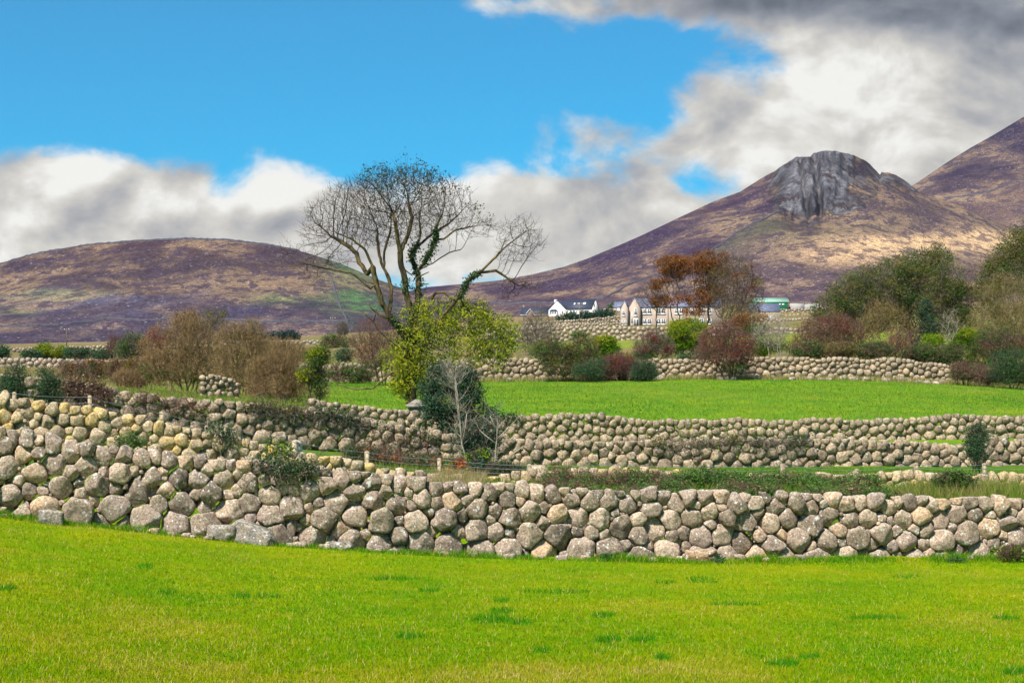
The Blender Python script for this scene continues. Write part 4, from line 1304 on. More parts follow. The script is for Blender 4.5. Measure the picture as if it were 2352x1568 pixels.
E2 = twiglets(bs, P2[k2], d2, 1, 0.3, 0.006, rsA, -0.35)
part(bs, 'low_boughs', B_GREY, ash)
bl = Bag()
clump_leaves(bl, skirt, YA, 13500, 0.125, 620, 0.15, rsA, 0.55, 0.2, 0.36, 0.55)
yl = c5lobes([(870, 1560, 90, 90), (890, 1420, 60, 120)])
clump_leaves(bl, yl, YA, 900, 0.12, 60, 0.12, rsA, 0.5, 0.2, 0.4, 0.5, 0.65, 1.0)
sel = E2[rsA.uniform(size=len(E2)) < 0.8]; EP = np.repeat(sel, 4, axis=0) + rsA.normal(size=(len(sel) * 4, 3)) * 0.07
bl.leaves(EP, 0.125, rsA.uniform(0, 0.85, len(EP)), 0.2, 0.36, 0.5, rsA)
part(bl, 'low_leaves', L_ASH, ash)

# ---------------------------------------------------- bushes and other trees
K = {}
def lv(nm, mat, n, size, spr, **kw):
    return (nm, mat, n, size, spr, kw)


# left side
plant('gorse_bush', 'dark spiky gorse bush at the left edge, before the ivied wall', 'bush', 28, 45.4, [(30, 868, 27, 34), (20, 900, 26, 35), (42, 920, 20, 40)], B_BROWN, 160, 0.005, 2, 0.15, [lv('foliage', L_GORSE, 5200, 0.06, 0.10, aspect=0.3)], 1)
plant('gorse_bush', 'greener upright gorse bush beside the fence post at upper left', 'bush', 112, 45.8, [(112, 868, 22, 24), (120, 895, 18, 30), (105, 920, 20, 40)], B_BROWN, 140, 0.005, 2, 0.15, [lv('foliage', L_GORSE, 4600, 0.06, 0.09, aspect=0.3, lo=0.3)], 2)
plant('round_bush', 'round yellow-green bush in front of the thin distant wall at left', 'bush', 118, 205, [(122, 808, 34, 16), (95, 812, 20, 11), (140, 813, 18, 11)], B_BROWN, 100, 0.012, 1, 0.3, [lv('foliage', L_YELLOW, 4200, 0.22, 0.34, lo=-0.15, hi=0.75)], 3, vbase=830)
for i, (u, v, ru, rv, lab) in enumerate([(176, 811, 24, 11, 'dark low shrub right beside the round yellow-green bush'), (228, 815, 24, 9, 'low dark shrub below the pale distant wall, between darker shrub and grey tree'), (72, 815, 14, 9, 'small dark shrub touching the left of the round yellow-green bush'), (2, 806, 11, 13, 'dark shrub cut by the left edge below the hill')]):
    plant('shrub', lab, 'bush', u, 198, [(u, v, ru, rv), (u + ru * 0.6, v + 2, ru * 0.6, rv * 0.8)], B_BROWN, 60, 0.012, 1, 0.3, [lv('foliage', L_GORSE, 2200, 0.2, 0.3)], 10 + i, vbase=830)
plant('small_tree', 'grey-green bushy tree left of the red-berried hawthorn', 'tree', 308, 170, [(308, 795, 30, 26), (290, 808, 24, 18)], B_GREY, 260, 0.012, 2, 0.5, [lv('foliage', L_DARK, 2600, 0.18, 0.3)], 15, vbase=835)
plant('small_tree', 'mauve-brown bare little tree above the low dark shrubs at left', 'tree', 262, 182, [(264, 788, 16, 16), (258, 800, 14, 14)], B_RED, 200, 0.012, 3, 0.5, [], 16, vbase=832)
plant('bramble_thicket', 'rusty bramble thicket with orange leaves, smothering the wall at left', 'bramble', 195, 105, [(165, 856, 34, 28), (205, 853, 40, 26), (240, 858, 34, 28), (150, 880, 30, 20)], B_RED, 420, 0.007, 3, 0.35,
      [lv('foliage', L_DARK, 2200, 0.10, 0.16), lv('orange_leaves', L_RUST, 1300, 0.10, 0.14, shell=0.9), lv('dead_leaves', L_DEAD, 2200, 0.09, 0.16)], 17, stems=7, spread_base=0.6, trop=(0, 0, -0.02))
plant('bramble_thicket', 'green and rust bramble thicket touching the left of the hawthorn', 'bramble', 295, 100, [(275, 853, 30, 26), (310, 852, 30, 28), (330, 870, 20, 24)], B_RED, 320, 0.007, 3, 0.35,
      [lv('foliage', L_OLIVE, 2300, 0.10, 0.16), lv('orange_leaves', L_RUST, 700, 0.10, 0.14, shell=0.9), lv('dead_leaves', L_DEAD, 1200, 0.09, 0.16)], 18, stems=6, spread_base=0.6, trop=(0, 0, -0.02))
plant('dry_bush', 'low dry tawny bush of upright stems in front of the brambles', 'bush', 298, 86, [(285, 872, 22, 20), (312, 872, 22, 22)], B_OLIVE, 300, 0.005, 3, 0.35, [lv('dead_leaves', L_DEAD, 900, 0.06, 0.15)], 19, stems=8, spread_base=0.7, trop=(0, 0, 0.3))
plant('hawthorn', 'big round twiggy hawthorn with crimson berries down its left side', 'tree', 425, 85, [(365, 815, 44, 62), (430, 790, 55, 66), (462, 820, 52, 60), (400, 835, 70, 45), (440, 770, 36, 50)], B_OLIVE, 2300, 0.0072, 5, 0.42,
      [lv('berry_clumps', L_RED, 1500, 0.07, 0.16, lobes=[(352, 800, 30, 35), (365, 775, 28, 24), (372, 825, 20, 20)], shell=0.8), lv('foliage', L_OLIVE, 2600, 0.06, 0.2), lv('dead_leaves', L_DEAD, 1500, 0.06, 0.25), lv('dark_leaves', L_DARK, 1800, 0.07, 0.15, lobes=[(345, 850, 25, 20), (420, 860, 60, 18)])], 20, stems=6)
plant('small_tree', 'small domed rusty-brown tree just above the hawthorn, far behind it', 'tree', 428, 165, [(428, 733, 27, 15), (430, 750, 25, 20)], B_RED, 240, 0.011, 3, 0.4, [lv('foliage', L_RUST, 900, 0.14, 0.25, lo=-0.2, hi=0.3)], 21, vbase=830)
plant('small_tree', 'small domed grey-green tree far behind the hawthorn, on its right', 'tree', 490, 170, [(490, 728, 28, 18), (492, 748, 26, 18)], B_GREY, 240, 0.011, 3, 0.45, [lv('foliage', L_OLIVE, 1100, 0.13, 0.28)], 22, vbase=830)
plant('thorn_bush', 'tall olive thorn bush between the hawthorn and the brown bush', 'bush', 548, 80, [(540, 795, 44, 50), (575, 785, 40, 44), (545, 850, 46, 50), (580, 850, 44, 60)], B_OLIVE, 2000, 0.007, 4, 0.4,
      [lv('foliage', L_OLIVE, 4200, 0.055, 0.18), lv('dead_leaves', L_DEAD, 900, 0.055, 0.2)], 23, stems=6)
plant('thorn_bush', 'broad tawny-brown leafless bush right behind the middle wall', 'bush', 630, 77, [(595, 868, 26, 45), (636, 842, 32, 38), (676, 880, 32, 38), (625, 895, 55, 28), (655, 860, 34, 48), (610, 838, 20, 20)], B_OLIVE, 1700, 0.0062, 4, 0.36,
      [lv('dead_leaves', L_DEAD, 2600, 0.05, 0.2), lv('foliage', L_OLIVE, 1200, 0.055, 0.18)], 24, stems=7, spread_base=0.4)
plant('thorn_bush', 'thin green-brown scrub bush at the edge of the far field', 'bush', 650, 84, [(640, 805, 38, 24), (675, 815, 34, 24), (610, 812, 34, 28)], B_OLIVE, 1300, 0.0065, 4, 0.4, [lv('foliage', L_OLIVE, 3000, 0.055, 0.2)], 25, stems=4)
plant('ivy_bush', 'two-tier yellow-flowered ivy bush at the left end of the green field', 'bush', 722, 76, [(732, 822, 27, 22), (712, 862, 24, 22), (728, 850, 22, 40), (735, 890, 18, 26)], B_BROWN, 420, 0.006, 3, 0.3,
      [lv('foliage', L_DARK, 3600, 0.08, 0.14), lv('yellow_leaves', L_YELLOW, 2600, 0.085, 0.12, lobes=[(732, 818, 27, 18), (710, 858, 24, 18)], shell=0.9, lo=0.3)], 26, stems=4)
plant('bramble_thicket', 'dark bramble thicket hiding the far wall left of the ash', 'bramble', 800, 127, [(780, 856, 26, 20), (815, 860, 32, 16), (840, 858, 24, 18)], B_BROWN, 260, 0.009, 2, 0.3, [lv('foliage', L_DARK, 2600, 0.12, 0.2), lv('dead_leaves', L_DEAD, 1200, 0.1, 0.25)], 27, stems=5, spread_base=0.5)
plant('shrub', 'dark heathery bank of low shrub above the far field, left of the ash', 'bush', 775, 235, [(765, 782, 24, 12), (790, 786, 26, 12), (760, 796, 24, 12)], B_RED, 100, 0.014, 2, 0.4, [lv('foliage', L_DARK, 1900, 0.2, 0.3), lv('dead_leaves', L_DEAD, 900, 0.2, 0.3)], 28)
plant('gorse_bush', 'small green gorse on the slope left of the ash', 'bush', 790, 165, [(790, 815, 18, 12)], B_BROWN, 50, 0.01, 1, 0.3, [lv('foliage', L_GORSE, 1400, 0.14, 0.22, lo=0.3)], 29)
plant('hawthorn', 'bare reddish hawthorn with a dark leaning trunk behind the ash', 'tree', 880, 119, [(850, 785, 44, 48), (885, 770, 40, 40), (870, 815, 50, 36)], B_RED, 1300, 0.007, 4, 0.5, [lv('dead_leaves', L_RED, 1500, 0.08, 0.3), lv('foliage', L_DARK, 900, 0.09, 0.2, lobes=[(870, 845, 40, 18)])], 30, stems=3, spread_base=0.15)
for i, (u, ru, lab) in enumerate([(560, 52, 'dark blue-green conifer hedge far off at the hill foot, longer left stretch'), (655, 34, 'dark blue-green conifer hedge far off at the hill foot, shorter right stretch')]):
    plant('conifer_hedge', lab, 'hedge', u, 455, [(u - ru * .5, 774, ru * .6, 9), (u + ru * .4, 772, ru * .6, 9), (u, 771, ru * .4, 9)], B_BROWN, 40, 0.02, 0, 0.3, [lv('foliage', L_BLUE, 2600, 0.5, 0.5)], 33 + i, vbase=782)
plant('small_tree', 'dim grey bare tree beside the pale hillside wall', 'tree', 786, 420, [(786, 757, 13, 18)], B_GREY, 160, 0.024, 3, 0.8, [], 36, vbase=780)

# in front of and behind the middle walls
plant('holly_tree', 'dark glossy holly tree behind the middle wall, under the ash', 'tree', 1040, 57.5, [(988, 892, 26, 30), (1030, 872, 48, 34), (1078, 892, 30, 44), (1028, 925, 58, 30), (1095, 946, 32, 18), (1000, 948, 36, 20), (1050, 970, 42, 30), (1120, 950, 18, 10)], B_GREY, 420, 0.006, 2, 0.2,
      [lv('foliage', L_HOLLY, 13000, 0.075, 0.12)], 40, stems=3, spread_base=0.15)
plant('holly_bush', 'loose dark-leaved holly bush in front of the middle wall', 'bush', 1100, 49.5, [(1080, 1000, 28, 34), (1112, 1005, 26, 44), (1095, 1035, 34, 34), (1130, 990, 20, 40)], B_GREY, 300, 0.005, 2, 0.2, [lv('foliage', L_HOLLY, 3600, 0.07, 0.13)], 41, stems=4)
plant('ivy_bush', 'dense dark ivy bush with yellow-green leaves at the sapling foot', 'bush', 1098, 44.0, [(1098, 1068, 28, 34), (1108, 1095, 28, 30), (1085, 1090, 22, 24)], B_BROWN, 160, 0.005, 1, 0.15,
      [lv('foliage', L_HOLLY, 5600, 0.06, 0.08), lv('yellow_leaves', L_BRIGHT, 900, 0.065, 0.09, shell=0.95)], 42)
plant('bramble_bush', 'low green bramble right of the dense dark ivy bush', 'bramble', 1162, 43.5, [(1150, 1088, 26, 22), (1182, 1090, 24, 18)], B_BROWN, 160, 0.005, 2, 0.2, [lv('foliage', L_IVY, 2300, 0.06, 0.1), lv('dead_leaves', L_DEAD, 500, 0.05, 0.1)], 43, stems=5, spread_base=0.6)
plant('creeper', 'creeper with flame orange and red autumn leaves, by the white sapling', 'creeper', 1055, 43.2, [(1050, 1066, 14, 12), (1062, 1078, 13, 12), (1044, 1082, 12, 8)], B_RED, 100, 0.004, 2, 0.15, [lv('orange_leaves', L_ORANGE, 420, 0.07, 0.08), lv('foliage', L_BRIGHT, 160, 0.06, 0.08)], 44)
plant('bramble_bush', 'tangled bramble with red hips and orange leaves behind the low yellowish wall', 'bramble', 880, 46.0, [(830, 1042, 38, 16), (880, 1052, 44, 16), (940, 1062, 46, 16), (990, 1068, 40, 15)], B_RED, 520, 0.004, 3, 0.25,
      [lv('foliage', L_IVY, 3000, 0.06, 0.1), lv('orange_leaves', L_ORANGE, 170, 0.06, 0.1), lv('dead_leaves', L_DEAD, 1500, 0.05, 0.12)], 45, stems=9, spread_base=0.9)
plant('gorse_bush', 'slim upright dark shrub before the wall at the far right', 'bush', 2244, 51.0, [(2246, 1003, 22, 26), (2240, 1030, 20, 26), (2250, 1050, 14, 24)], B_BROWN, 200, 0.005, 2, 0.15, [lv('foliage', L_GORSE, 3900, 0.055, 0.09, lo=0.1)], 46)
plant('bramble_bush', 'dense round green bramble just behind the front wall at far right', 'bramble', 2192, 39.8, [(2180, 1108, 32, 22), (2210, 1112, 26, 24)], B_BROWN, 160, 0.004, 2, 0.15, [lv('foliage', L_DARK, 4300, 0.055, 0.09, lo=0.2)], 47, stems=5, spread_base=0.5)
plant('bramble_bush', 'mound of mixed green bramble and weeds around the middle fence posts, right', 'bramble', 1860, 40.6, [(1800, 1110, 46, 20), (1860, 1112, 46, 18), (1920, 1115, 44, 16), (1980, 1112, 40, 20)], B_RED, 420, 0.004, 3, 0.2, [lv('foliage', L_BRAM, 9000, 0.055, 0.09, lo=0.1), lv('dead_leaves', L_DEAD, 900, 0.045, 0.1)], 48, stems=9, spread_base=0.9)
plant('bramble_bush', 'leafy bramble sprawling over the broken low wall, right of centre', 'bramble', 1610, 40.4, [(1570, 1105, 38, 20), (1620, 1100, 44, 22), (1680, 1110, 44, 18), (1740, 1110, 36, 18)], B_BROWN, 420, 0.004, 3, 0.2, [lv('foliage', L_BRAM, 9500, 0.055, 0.09), lv('dead_leaves', L_DEAD, 700, 0.045, 0.1)], 49, stems=9, spread_base=0.9)
plant('bramble_bush', 'wiry brown bramble with few leaves over the broken low wall at centre', 'bramble', 1400, 40.3, [(1290, 1100, 40, 18), (1360, 1108, 46, 16), (1440, 1106, 46, 18), (1500, 1108, 40, 20)], B_RED, 520, 0.004, 4, 0.25, [lv('foliage', L_BRAM, 3600, 0.055, 0.1), lv('dead_leaves', L_DEAD, 1500, 0.045, 0.12)], 50, stems=9, spread_base=0.9)
for i, (lobes_, lab) in enumerate([([(1270, 1130, 44, 20), (1330, 1135, 40, 18)], 'leafy bramble just behind the front wall, left of the four strip brambles'), ([(1470, 1138, 50, 16), (1540, 1132, 46, 22)], 'leafy bramble just behind the front wall, below the squat fence post at centre right'),
                                   ([(1690, 1138, 50, 24), (1760, 1142, 46, 20)], 'leafy bramble just behind the front wall, below the middle fence posts'), ([(1880, 1142, 50, 22), (1960, 1142, 48, 24), (2040, 1148, 44, 20)], 'widest leafy bramble just behind the front wall, toward the round green bramble')]):
    plant('bramble_bush', lab, 'bramble', lobes_[0][0] + 30, 36.2, lobes_, B_RED, 260, 0.0035, 3, 0.2, [lv('foliage', L_BRAM, 5600, 0.05, 0.09), lv('dead_leaves', L_DEAD, 900, 0.045, 0.1)], 130 + i, stems=7, spread_base=0.9)
plant('bramble_bush', 'small bramble growing from the foot of the front wall at right edge', 'bramble', 2322, 31.3, [(2316, 1272, 24, 18), (2346, 1278, 14, 16)], B_RED, 80, 0.003, 2, 0.12, [lv('foliage', L_BRIGHT, 620, 0.045, 0.08, lo=-0.2, hi=0.6)], 51, stems=4, spread_base=0.6)
for i, (u, Y, lab) in enumerate([(1390, 30.55, 'small spiky green weed at the wall foot, near the middle'), (1646, 30.85, 'small spiky green weed beside the rusty boulder'), (2196, 31.2, 'tiny green weed beside the large pale boulder at right')]):
    plant('weed', lab, 'plant', u, Y, [(u, 1284 + i * 4, 13 - 2 * i, 9)], None, 0, 0, 0, 0, [lv('foliage', L_GORSE, 210, 0.075, 0.05, clumps=7, aspect=0.3)], 54 + i)
plant('fern_tuft', 'green fern tuft between the front wall and the low yellowish wall, left', 'plant', 276, 36.5, [(268, 1010, 18, 14), (300, 1012, 22, 16)], B_BROWN, 60, 0.003, 1, 0.1, [lv('foliage', L_BRAM, 520, 0.06, 0.07, lo=0.3)], 58)

# shrubs along the top of the field
plant('thorn_bush', 'bare grey thorn bush right of the ash, below the white bungalow', 'bush', 1238, 148, [(1235, 752, 36, 38), (1250, 790, 40, 30), (1215, 780, 30, 36)], B_GREY, 900, 0.0085, 3, 0.6, [lv('foliage', L_OLIVE, 700, 0.1, 0.3)], 60, stems=4)
plant('gorse_thicket', 'wide mixed green gorse thicket before the far wall, right of the ash', 'bush', 1310, 126.5, [(1262, 808, 34, 26), (1300, 812, 36, 24), (1340, 802, 36, 26), (1285, 838, 40, 24), (1345, 835, 34, 30)], B_RED, 420, 0.008, 3, 0.45,
      [lv('foliage', L_DARK, 7000, 0.12, 0.24), lv('olive_leaves', L_OLIVE, 3600, 0.12, 0.24, shell=0.9), lv('orange_leaves', L_ORANGE, 120, 0.12, 0.2)], 61, stems=8, spread_base=0.8)
plant('gorse_bush', 'blue-green gorse mound at the top edge of the field, below the yellow-green round bush', 'bush', 1354, 124.5, [(1340, 853, 22, 17), (1368, 848, 20, 22)], B_BROWN, 100, 0.008, 1, 0.3, [lv('foliage', L_GORSE, 4200, 0.11, 0.2, aspect=0.3, lo=0.2)], 62)
plant('round_bush', 'medium round bush, yellow above and green below, above the brambles', 'bush', 1391, 136, [(1388, 792, 24, 19), (1396, 805, 22, 20), (1384, 810, 18, 16)], B_BROWN, 100, 0.01, 1, 0.3, [lv('foliage', L_BRIGHT, 3600, 0.13, 0.22, lo=-0.1, hi=0.6), lv('yellow_leaves', L_YELLOW, 1700, 0.13, 0.2, lobes=[(1388, 785, 23, 12)], shell=0.9, lo=0.1)], 63)
plant('shrub', 'small dark shrub against the high pale wall', 'bush', 1330, 235, [(1330, 770, 13, 8)], B_BROWN, 30, 0.012, 1, 0.3, [lv('foliage', L_DARK, 900, 0.2, 0.28)], 64)
plant('bramble_thicket', 'rust-red bramble thicket of arching dead stems with a few orange leaves', 'bramble', 1418, 126.8, [(1395, 846, 24, 24), (1425, 842, 28, 26), (1452, 848, 16, 24)], B_RED, 700, 0.008, 4, 0.5, [lv('dead_leaves', L_RED, 1300, 0.1, 0.25, hi=0.6), lv('orange_leaves', L_RUST, 420, 0.11, 0.2, lobes=[(1430, 824, 26, 9)]), lv('foliage', L_DARK, 500, 0.1, 0.2)], 65, stems=10, spread_base=0.8, trop=(0, 0, -0.03))
plant('gorse_bush', 'round dark blue-green gorse bush standing right of the rust-red brambles', 'bush', 1482, 125.0, [(1478, 842, 23, 19), (1492, 855, 20, 18), (1468, 858, 16, 15)], B_BROWN, 100, 0.008, 1, 0.3, [lv('foliage', L_GORSE, 5200, 0.11, 0.2, aspect=0.3, hi=0.75)], 66)
plant('hawthorn', 'straggly hawthorn in red, grey and yellow-green, left of the bright round bush', 'tree', 1500, 138, [(1482, 800, 28, 22), (1505, 788, 30, 28), (1528, 800, 20, 26)], B_GREY, 700, 0.0085, 3, 0.5,
      [lv('berry_clumps', L_RED, 1500, 0.11, 0.26, lobes=[(1478, 796, 22, 14), (1500, 780, 22, 14), (1530, 805, 14, 14)]), lv('yellow_leaves', L_BRIGHT, 700, 0.12, 0.16, lobes=[(1505, 790, 12, 11)], lo=0.2), lv('dark_leaves', L_DARK, 1400, 0.11, 0.2, lobes=[(1480, 815, 26, 13)])], 67, stems=4)
plant('round_bush', 'large bright yellow-green dome of a bush on the slope below the farmhouse', 'bush', 1580, 142, [(1582, 768, 44, 31), (1560, 780, 28, 26), (1606, 776, 24, 28), (1548, 798, 16, 14), (1590, 794, 36, 17)], B_BROWN, 200, 0.012, 1, 0.4, [lv('foliage', L_BRIGHT, 9000, 0.13, 0.2, hi=0.8), lv('yellow_leaves', L_YELLOW, 5200, 0.13, 0.22, shell=1.0, lo=0.1, hi=0.9, lobes=[(1578, 760, 46, 28), (1548, 780, 15, 18)])], 68, stems=2)
plant('hawthorn', 'spreading red-brown hawthorn rooted in front of the far wall', 'tree', 1678, 127.5, [(1650, 782, 44, 32), (1690, 790, 46, 32), (1630, 812, 36, 24), (1680, 818, 50, 24), (1665, 760, 26, 22), (1710, 812, 26, 20)], B_RED, 1500, 0.0085, 4, 0.5,
      [lv('berry_clumps', L_RED, 3600, 0.10, 0.3, hi=0.9), lv('dead_leaves', L_DEAD, 1300, 0.1, 0.3), lv('dark_leaves', L_DARK, 1300, 0.1, 0.22, lobes=[(1685, 842, 34, 12)])], 69, stems=5, spread_base=0.18)
plant('shrub', 'low green shrub on the far wall between the bright dome and the red hawthorn', 'bush', 1592, 132.5, [(1585, 822, 24, 9), (1610, 818, 18, 9)], B_BROWN, 50, 0.01, 1, 0.3, [lv('foliage', L_GORSE, 1500, 0.12, 0.22, lo=0.2)], 70)
plant('small_conifer', 'small pointed yellow-green conifer right of the red hawthorn', 'tree', 1750, 140, [(1748, 795, 9, 15), (1752, 806, 14, 12)], B_BROWN, 40, 0.012, 1, 0.3, [lv('foliage', L_BRIGHT, 1700, 0.12, 0.18, hi=0.7)], 71, stems=1)
plant('bare_tree', 'small bare pale-stemmed tree before the meadow at right', 'tree', 1782, 139, [(1760, 765, 22, 20), (1790, 760, 22, 24), (1775, 780, 26, 20), (1740, 770, 12, 18)], B_PALE, 380, 0.009, 2, 0.6, [], 72, stems=3, spread_base=0.25, trop=(0, 0, 0.2))
plant('shrub', 'dark green low hedge shrub behind the bare pale tree', 'bush', 1735, 155, [(1722, 788, 22, 14), (1752, 790, 22, 12), (1790, 800, 30, 12)], B_BROWN, 60, 0.01, 1, 0.3, [lv('foliage', L_DARK, 2600, 0.14, 0.26)], 73)
plant('shrub', 'dark evergreen shrub under the leaning rusty-leaved tree, beside the meadow', 'bush', 1735, 205, [(1722, 758, 22, 10), (1750, 756, 16, 10)], B_BROWN, 40, 0.012, 1, 0.3, [lv('foliage', L_DARK, 1900, 0.2, 0.3)], 74)
plant('leaning_tree', 'low leaning tree with rusty leaves before the stone barn', 'tree', 1688, 196, [(1720, 728, 30, 10), (1745, 730, 22, 9), (1700, 738, 22, 14)], B_OLIVE, 320, 0.012, 2, 0.6, [lv('foliage', L_RUST, 1400, 0.17, 0.3, hi=0.7)], 75, stems=2, vbase=790)

# the sycamores by the farmhouse
plant('sycamore', 'smallest and leftmost sycamore, mostly bare, at the farmhouse front', 'tree', 1509, 240, [(1486, 682, 28, 26), (1512, 690, 24, 28), (1500, 660, 24, 20)], B_BROWN, 800, 0.015, 2, 0.7,
      [lv('rust_leaves', L_RUST, 2000, 0.24, 0.32, lobes=[(1503, 655, 16, 10), (1520, 692, 24, 12), (1545, 690, 16, 9)], shell=0.9)], 80, stems=1, base_part='trunk', spread_base=0.02, vbase=775)
plant('sycamore', 'tall slender sycamore with a rust cap, second from the left', 'tree', 1557, 242, [(1545, 606, 34, 16), (1545, 640, 32, 26), (1560, 665, 24, 24), (1525, 660, 18, 16)], B_BROWN, 1300, 0.016, 2, 0.7,
      [lv('rust_leaves', L_RUST, 4300, 0.24, 0.34, lobes=[(1545, 602, 36, 13), (1540, 620, 30, 10), (1525, 648, 18, 8), (1560, 630, 24, 12)], shell=0.9)], 81, stems=2, base_part='trunk', spread_base=0.05, vbase=775)
plant('sycamore', 'tallest domed sycamore, rust leaves on top and low on the left', 'tree', 1618, 240, [(1628, 600, 48, 24), (1625, 640, 44, 36), (1612, 680, 40, 30), (1650, 650, 30, 34)], B_BROWN, 1900, 0.017, 2, 0.7,
      [lv('rust_leaves', L_RUST, 9500, 0.24, 0.36, lobes=[(1628, 594, 54, 16), (1612, 614, 46, 16), (1640, 625, 40, 18), (1622, 655, 34, 14), (1606, 688, 42, 14), (1592, 714, 28, 10), (1632, 672, 30, 12)], shell=0.8)], 82, stems=1, base_part='trunk', spread_base=0.02, vbase=775)
plant('sycamore', 'wide bare grey-brown sycamore, rightmost of the group', 'tree', 1664, 236, [(1690, 630, 42, 40), (1715, 670, 40, 46), (1690, 700, 54, 36), (1665, 660, 32, 60), (1700, 725, 50, 30)], B_BROWN, 3000, 0.016, 4, 0.8,
      [lv('rust_leaves', L_RUST, 800, 0.2, 0.4, lobes=[(1700, 640, 50, 40)], hi=0.5), lv('dark_leaves', L_OLIVE, 3200, 0.17, 0.45)], 83, stems=2, base_part='trunk', spread_base=0.06, vbase=775)

# the grove at right
plant('evergreen_oak', 'leftmost tree of the right-hand grove, a wide low olive one', 'tree', 1960, 150, [(1915, 720, 46, 42), (1955, 690, 56, 52), (2000, 660, 50, 46), (1980, 730, 70, 46), (1890, 745, 34, 30)], B_GREY, 1300, 0.011, 3, 0.7,
      [lv('foliage', L_OLIVE, 13500, 0.15, 0.36), lv('dark_leaves', L_DARK, 8500, 0.15, 0.36)], 90, stems=3, base_part='trunk', spread_base=0.1)
plant('evergreen_oak', 'tallest dark evergreen of the grove, its knobbly top on the tan slope', 'tree', 2095, 153, [(2060, 630, 50, 36), (2110, 612, 50, 36), (2150, 600, 34, 34), (2120, 650, 70, 46), (2060, 680, 60, 50), (2120, 720, 60, 50)], B_GREY, 1300, 0.011, 3, 0.6,
      [lv('foliage', L_OLIVE, 12000, 0.15, 0.36, hi=0.8), lv('dark_leaves', L_DARK, 13500, 0.15, 0.36)], 91, stems=2, base_part='trunk', spread_base=0.08)
plant('evergreen_oak', 'rounded evergreen on the right shoulder of the tallest one, sloping down', 'tree', 2180, 149, [(2180, 650, 40, 44), (2205, 690, 30, 46), (2165, 710, 46, 60), (2200, 740, 34, 40)], B_GREY, 800, 0.011, 3, 0.6,
      [lv('foliage', L_OLIVE, 6000, 0.15, 0.34, hi=0.7), lv('dark_leaves', L_DARK, 5500, 0.15, 0.34)], 92, stems=2, base_part='trunk', spread_base=0.1)
plant('hawthorn', 'wide crimson-tinged hawthorn thicket at the left foot of the grove', 'tree', 1890, 138, [(1870, 775, 46, 36), (1915, 765, 48, 44), (1950, 772, 36, 40), (1845, 792, 30, 24), (1900, 800, 60, 18)], B_RED, 1500, 0.0088, 4, 0.5,
      [lv('berry_clumps', L_RED, 3000, 0.10, 0.34, hi=0.8), lv('foliage', L_OLIVE, 2400, 0.11, 0.34), lv('dead_leaves', L_DEAD, 1200, 0.1, 0.34)], 93, stems=5, spread_base=0.3)
plant('thorn_bush', 'pale leafless thorn bush in front of the tall evergreens', 'bush', 2030, 141, [(2020, 725, 36, 38), (2055, 740, 30, 32), (2000, 755, 30, 28)], B_OLIVE, 420, 0.009, 3, 0.6, [lv('foliage', L_OLIVE, 1500, 0.11, 0.3)], 94, stems=3)
plant('hawthorn', 'small brick-red bare hawthorn in the middle of the grove foot', 'tree', 2070, 136, [(2070, 790, 34, 26), (2055, 802, 34, 16), (2095, 780, 18, 20)], B_RED, 520, 0.009, 3, 0.5, [lv('berry_clumps', L_RED, 1100, 0.1, 0.3, lo=0.3), lv('dark_leaves', L_DARK, 900, 0.11, 0.26, lobes=[(2020, 805, 40, 14)])], 95, stems=3)
plant('ivy_tree', 'dark column of ivy on a trunk inside the grove', 'tree', 2128, 139, [(2128, 712, 15, 24), (2130, 745, 18, 26), (2118, 785, 16, 20)], B_BROWN, 60, 0.012, 1, 0.3, [lv('foliage', L_HOLLY, 3000, 0.12, 0.18)], 96, stems=1)
plant('round_bush', 'small pale yellow-green bush at the grove foot, left of the bare fork', 'bush', 2142, 135.5, [(2142, 784, 24, 13), (2130, 790, 14, 9)], B_BROWN, 50, 0.01, 1, 0.3, [lv('foliage', L_BRIGHT, 2200, 0.12, 0.18, lo=0.3)], 97)
plant('bare_tree', 'little bare grey forked tree between the two yellow-green bushes', 'tree', 2180, 134.5, [(2172, 740, 14, 22), (2192, 745, 13, 24), (2180, 770, 16, 16)], B_PALE, 200, 0.009, 2, 0.5, [], 98, stems=1, spread_base=0.02)
plant('round_bush', 'bigger lumpy bright green bush at the grove foot, right of the bare fork', 'bush', 2226, 135, [(2215, 778, 24, 22), (2235, 770, 20, 16), (2245, 795, 22, 20), (2250, 825, 26, 18), (2200, 800, 18, 14)], B_BROWN, 120, 0.01, 1, 0.3, [lv('foliage', L_BRIGHT, 5200, 0.12, 0.2, hi=0.75), lv('yellow_leaves', L_YELLOW, 900, 0.12, 0.18, lobes=[(2222, 768, 28, 14)], shell=0.9)], 99)
plant('bramble_thicket', 'brown bramble thicket of hanging stems at the right end of the far wall', 'bramble', 2230, 126.5, [(2210, 852, 26, 18), (2245, 858, 30, 18), (2270, 868, 22, 14)], B_RED, 420, 0.008, 4, 0.4, [lv('dead_leaves', L_DEAD, 1100, 0.09, 0.25), lv('foliage', L_DARK, 1200, 0.1, 0.24)], 100, stems=8, spread_base=0.8, trop=(0, 0, -0.03))
plant('gorse_bush', 'big dark gorse mass at the right edge, at the corner of the green field', 'bush', 2322, 125, [(2300, 840, 30, 28), (2335, 835, 30, 32), (2320, 865, 40, 20), (2360, 860, 24, 26)], B_BROWN, 200, 0.008, 1, 0.3, [lv('foliage', L_GORSE, 9000, 0.11, 0.24, aspect=0.3, hi=0.7), lv('dark_leaves', L_DARK, 2600, 0.1, 0.24)], 101)
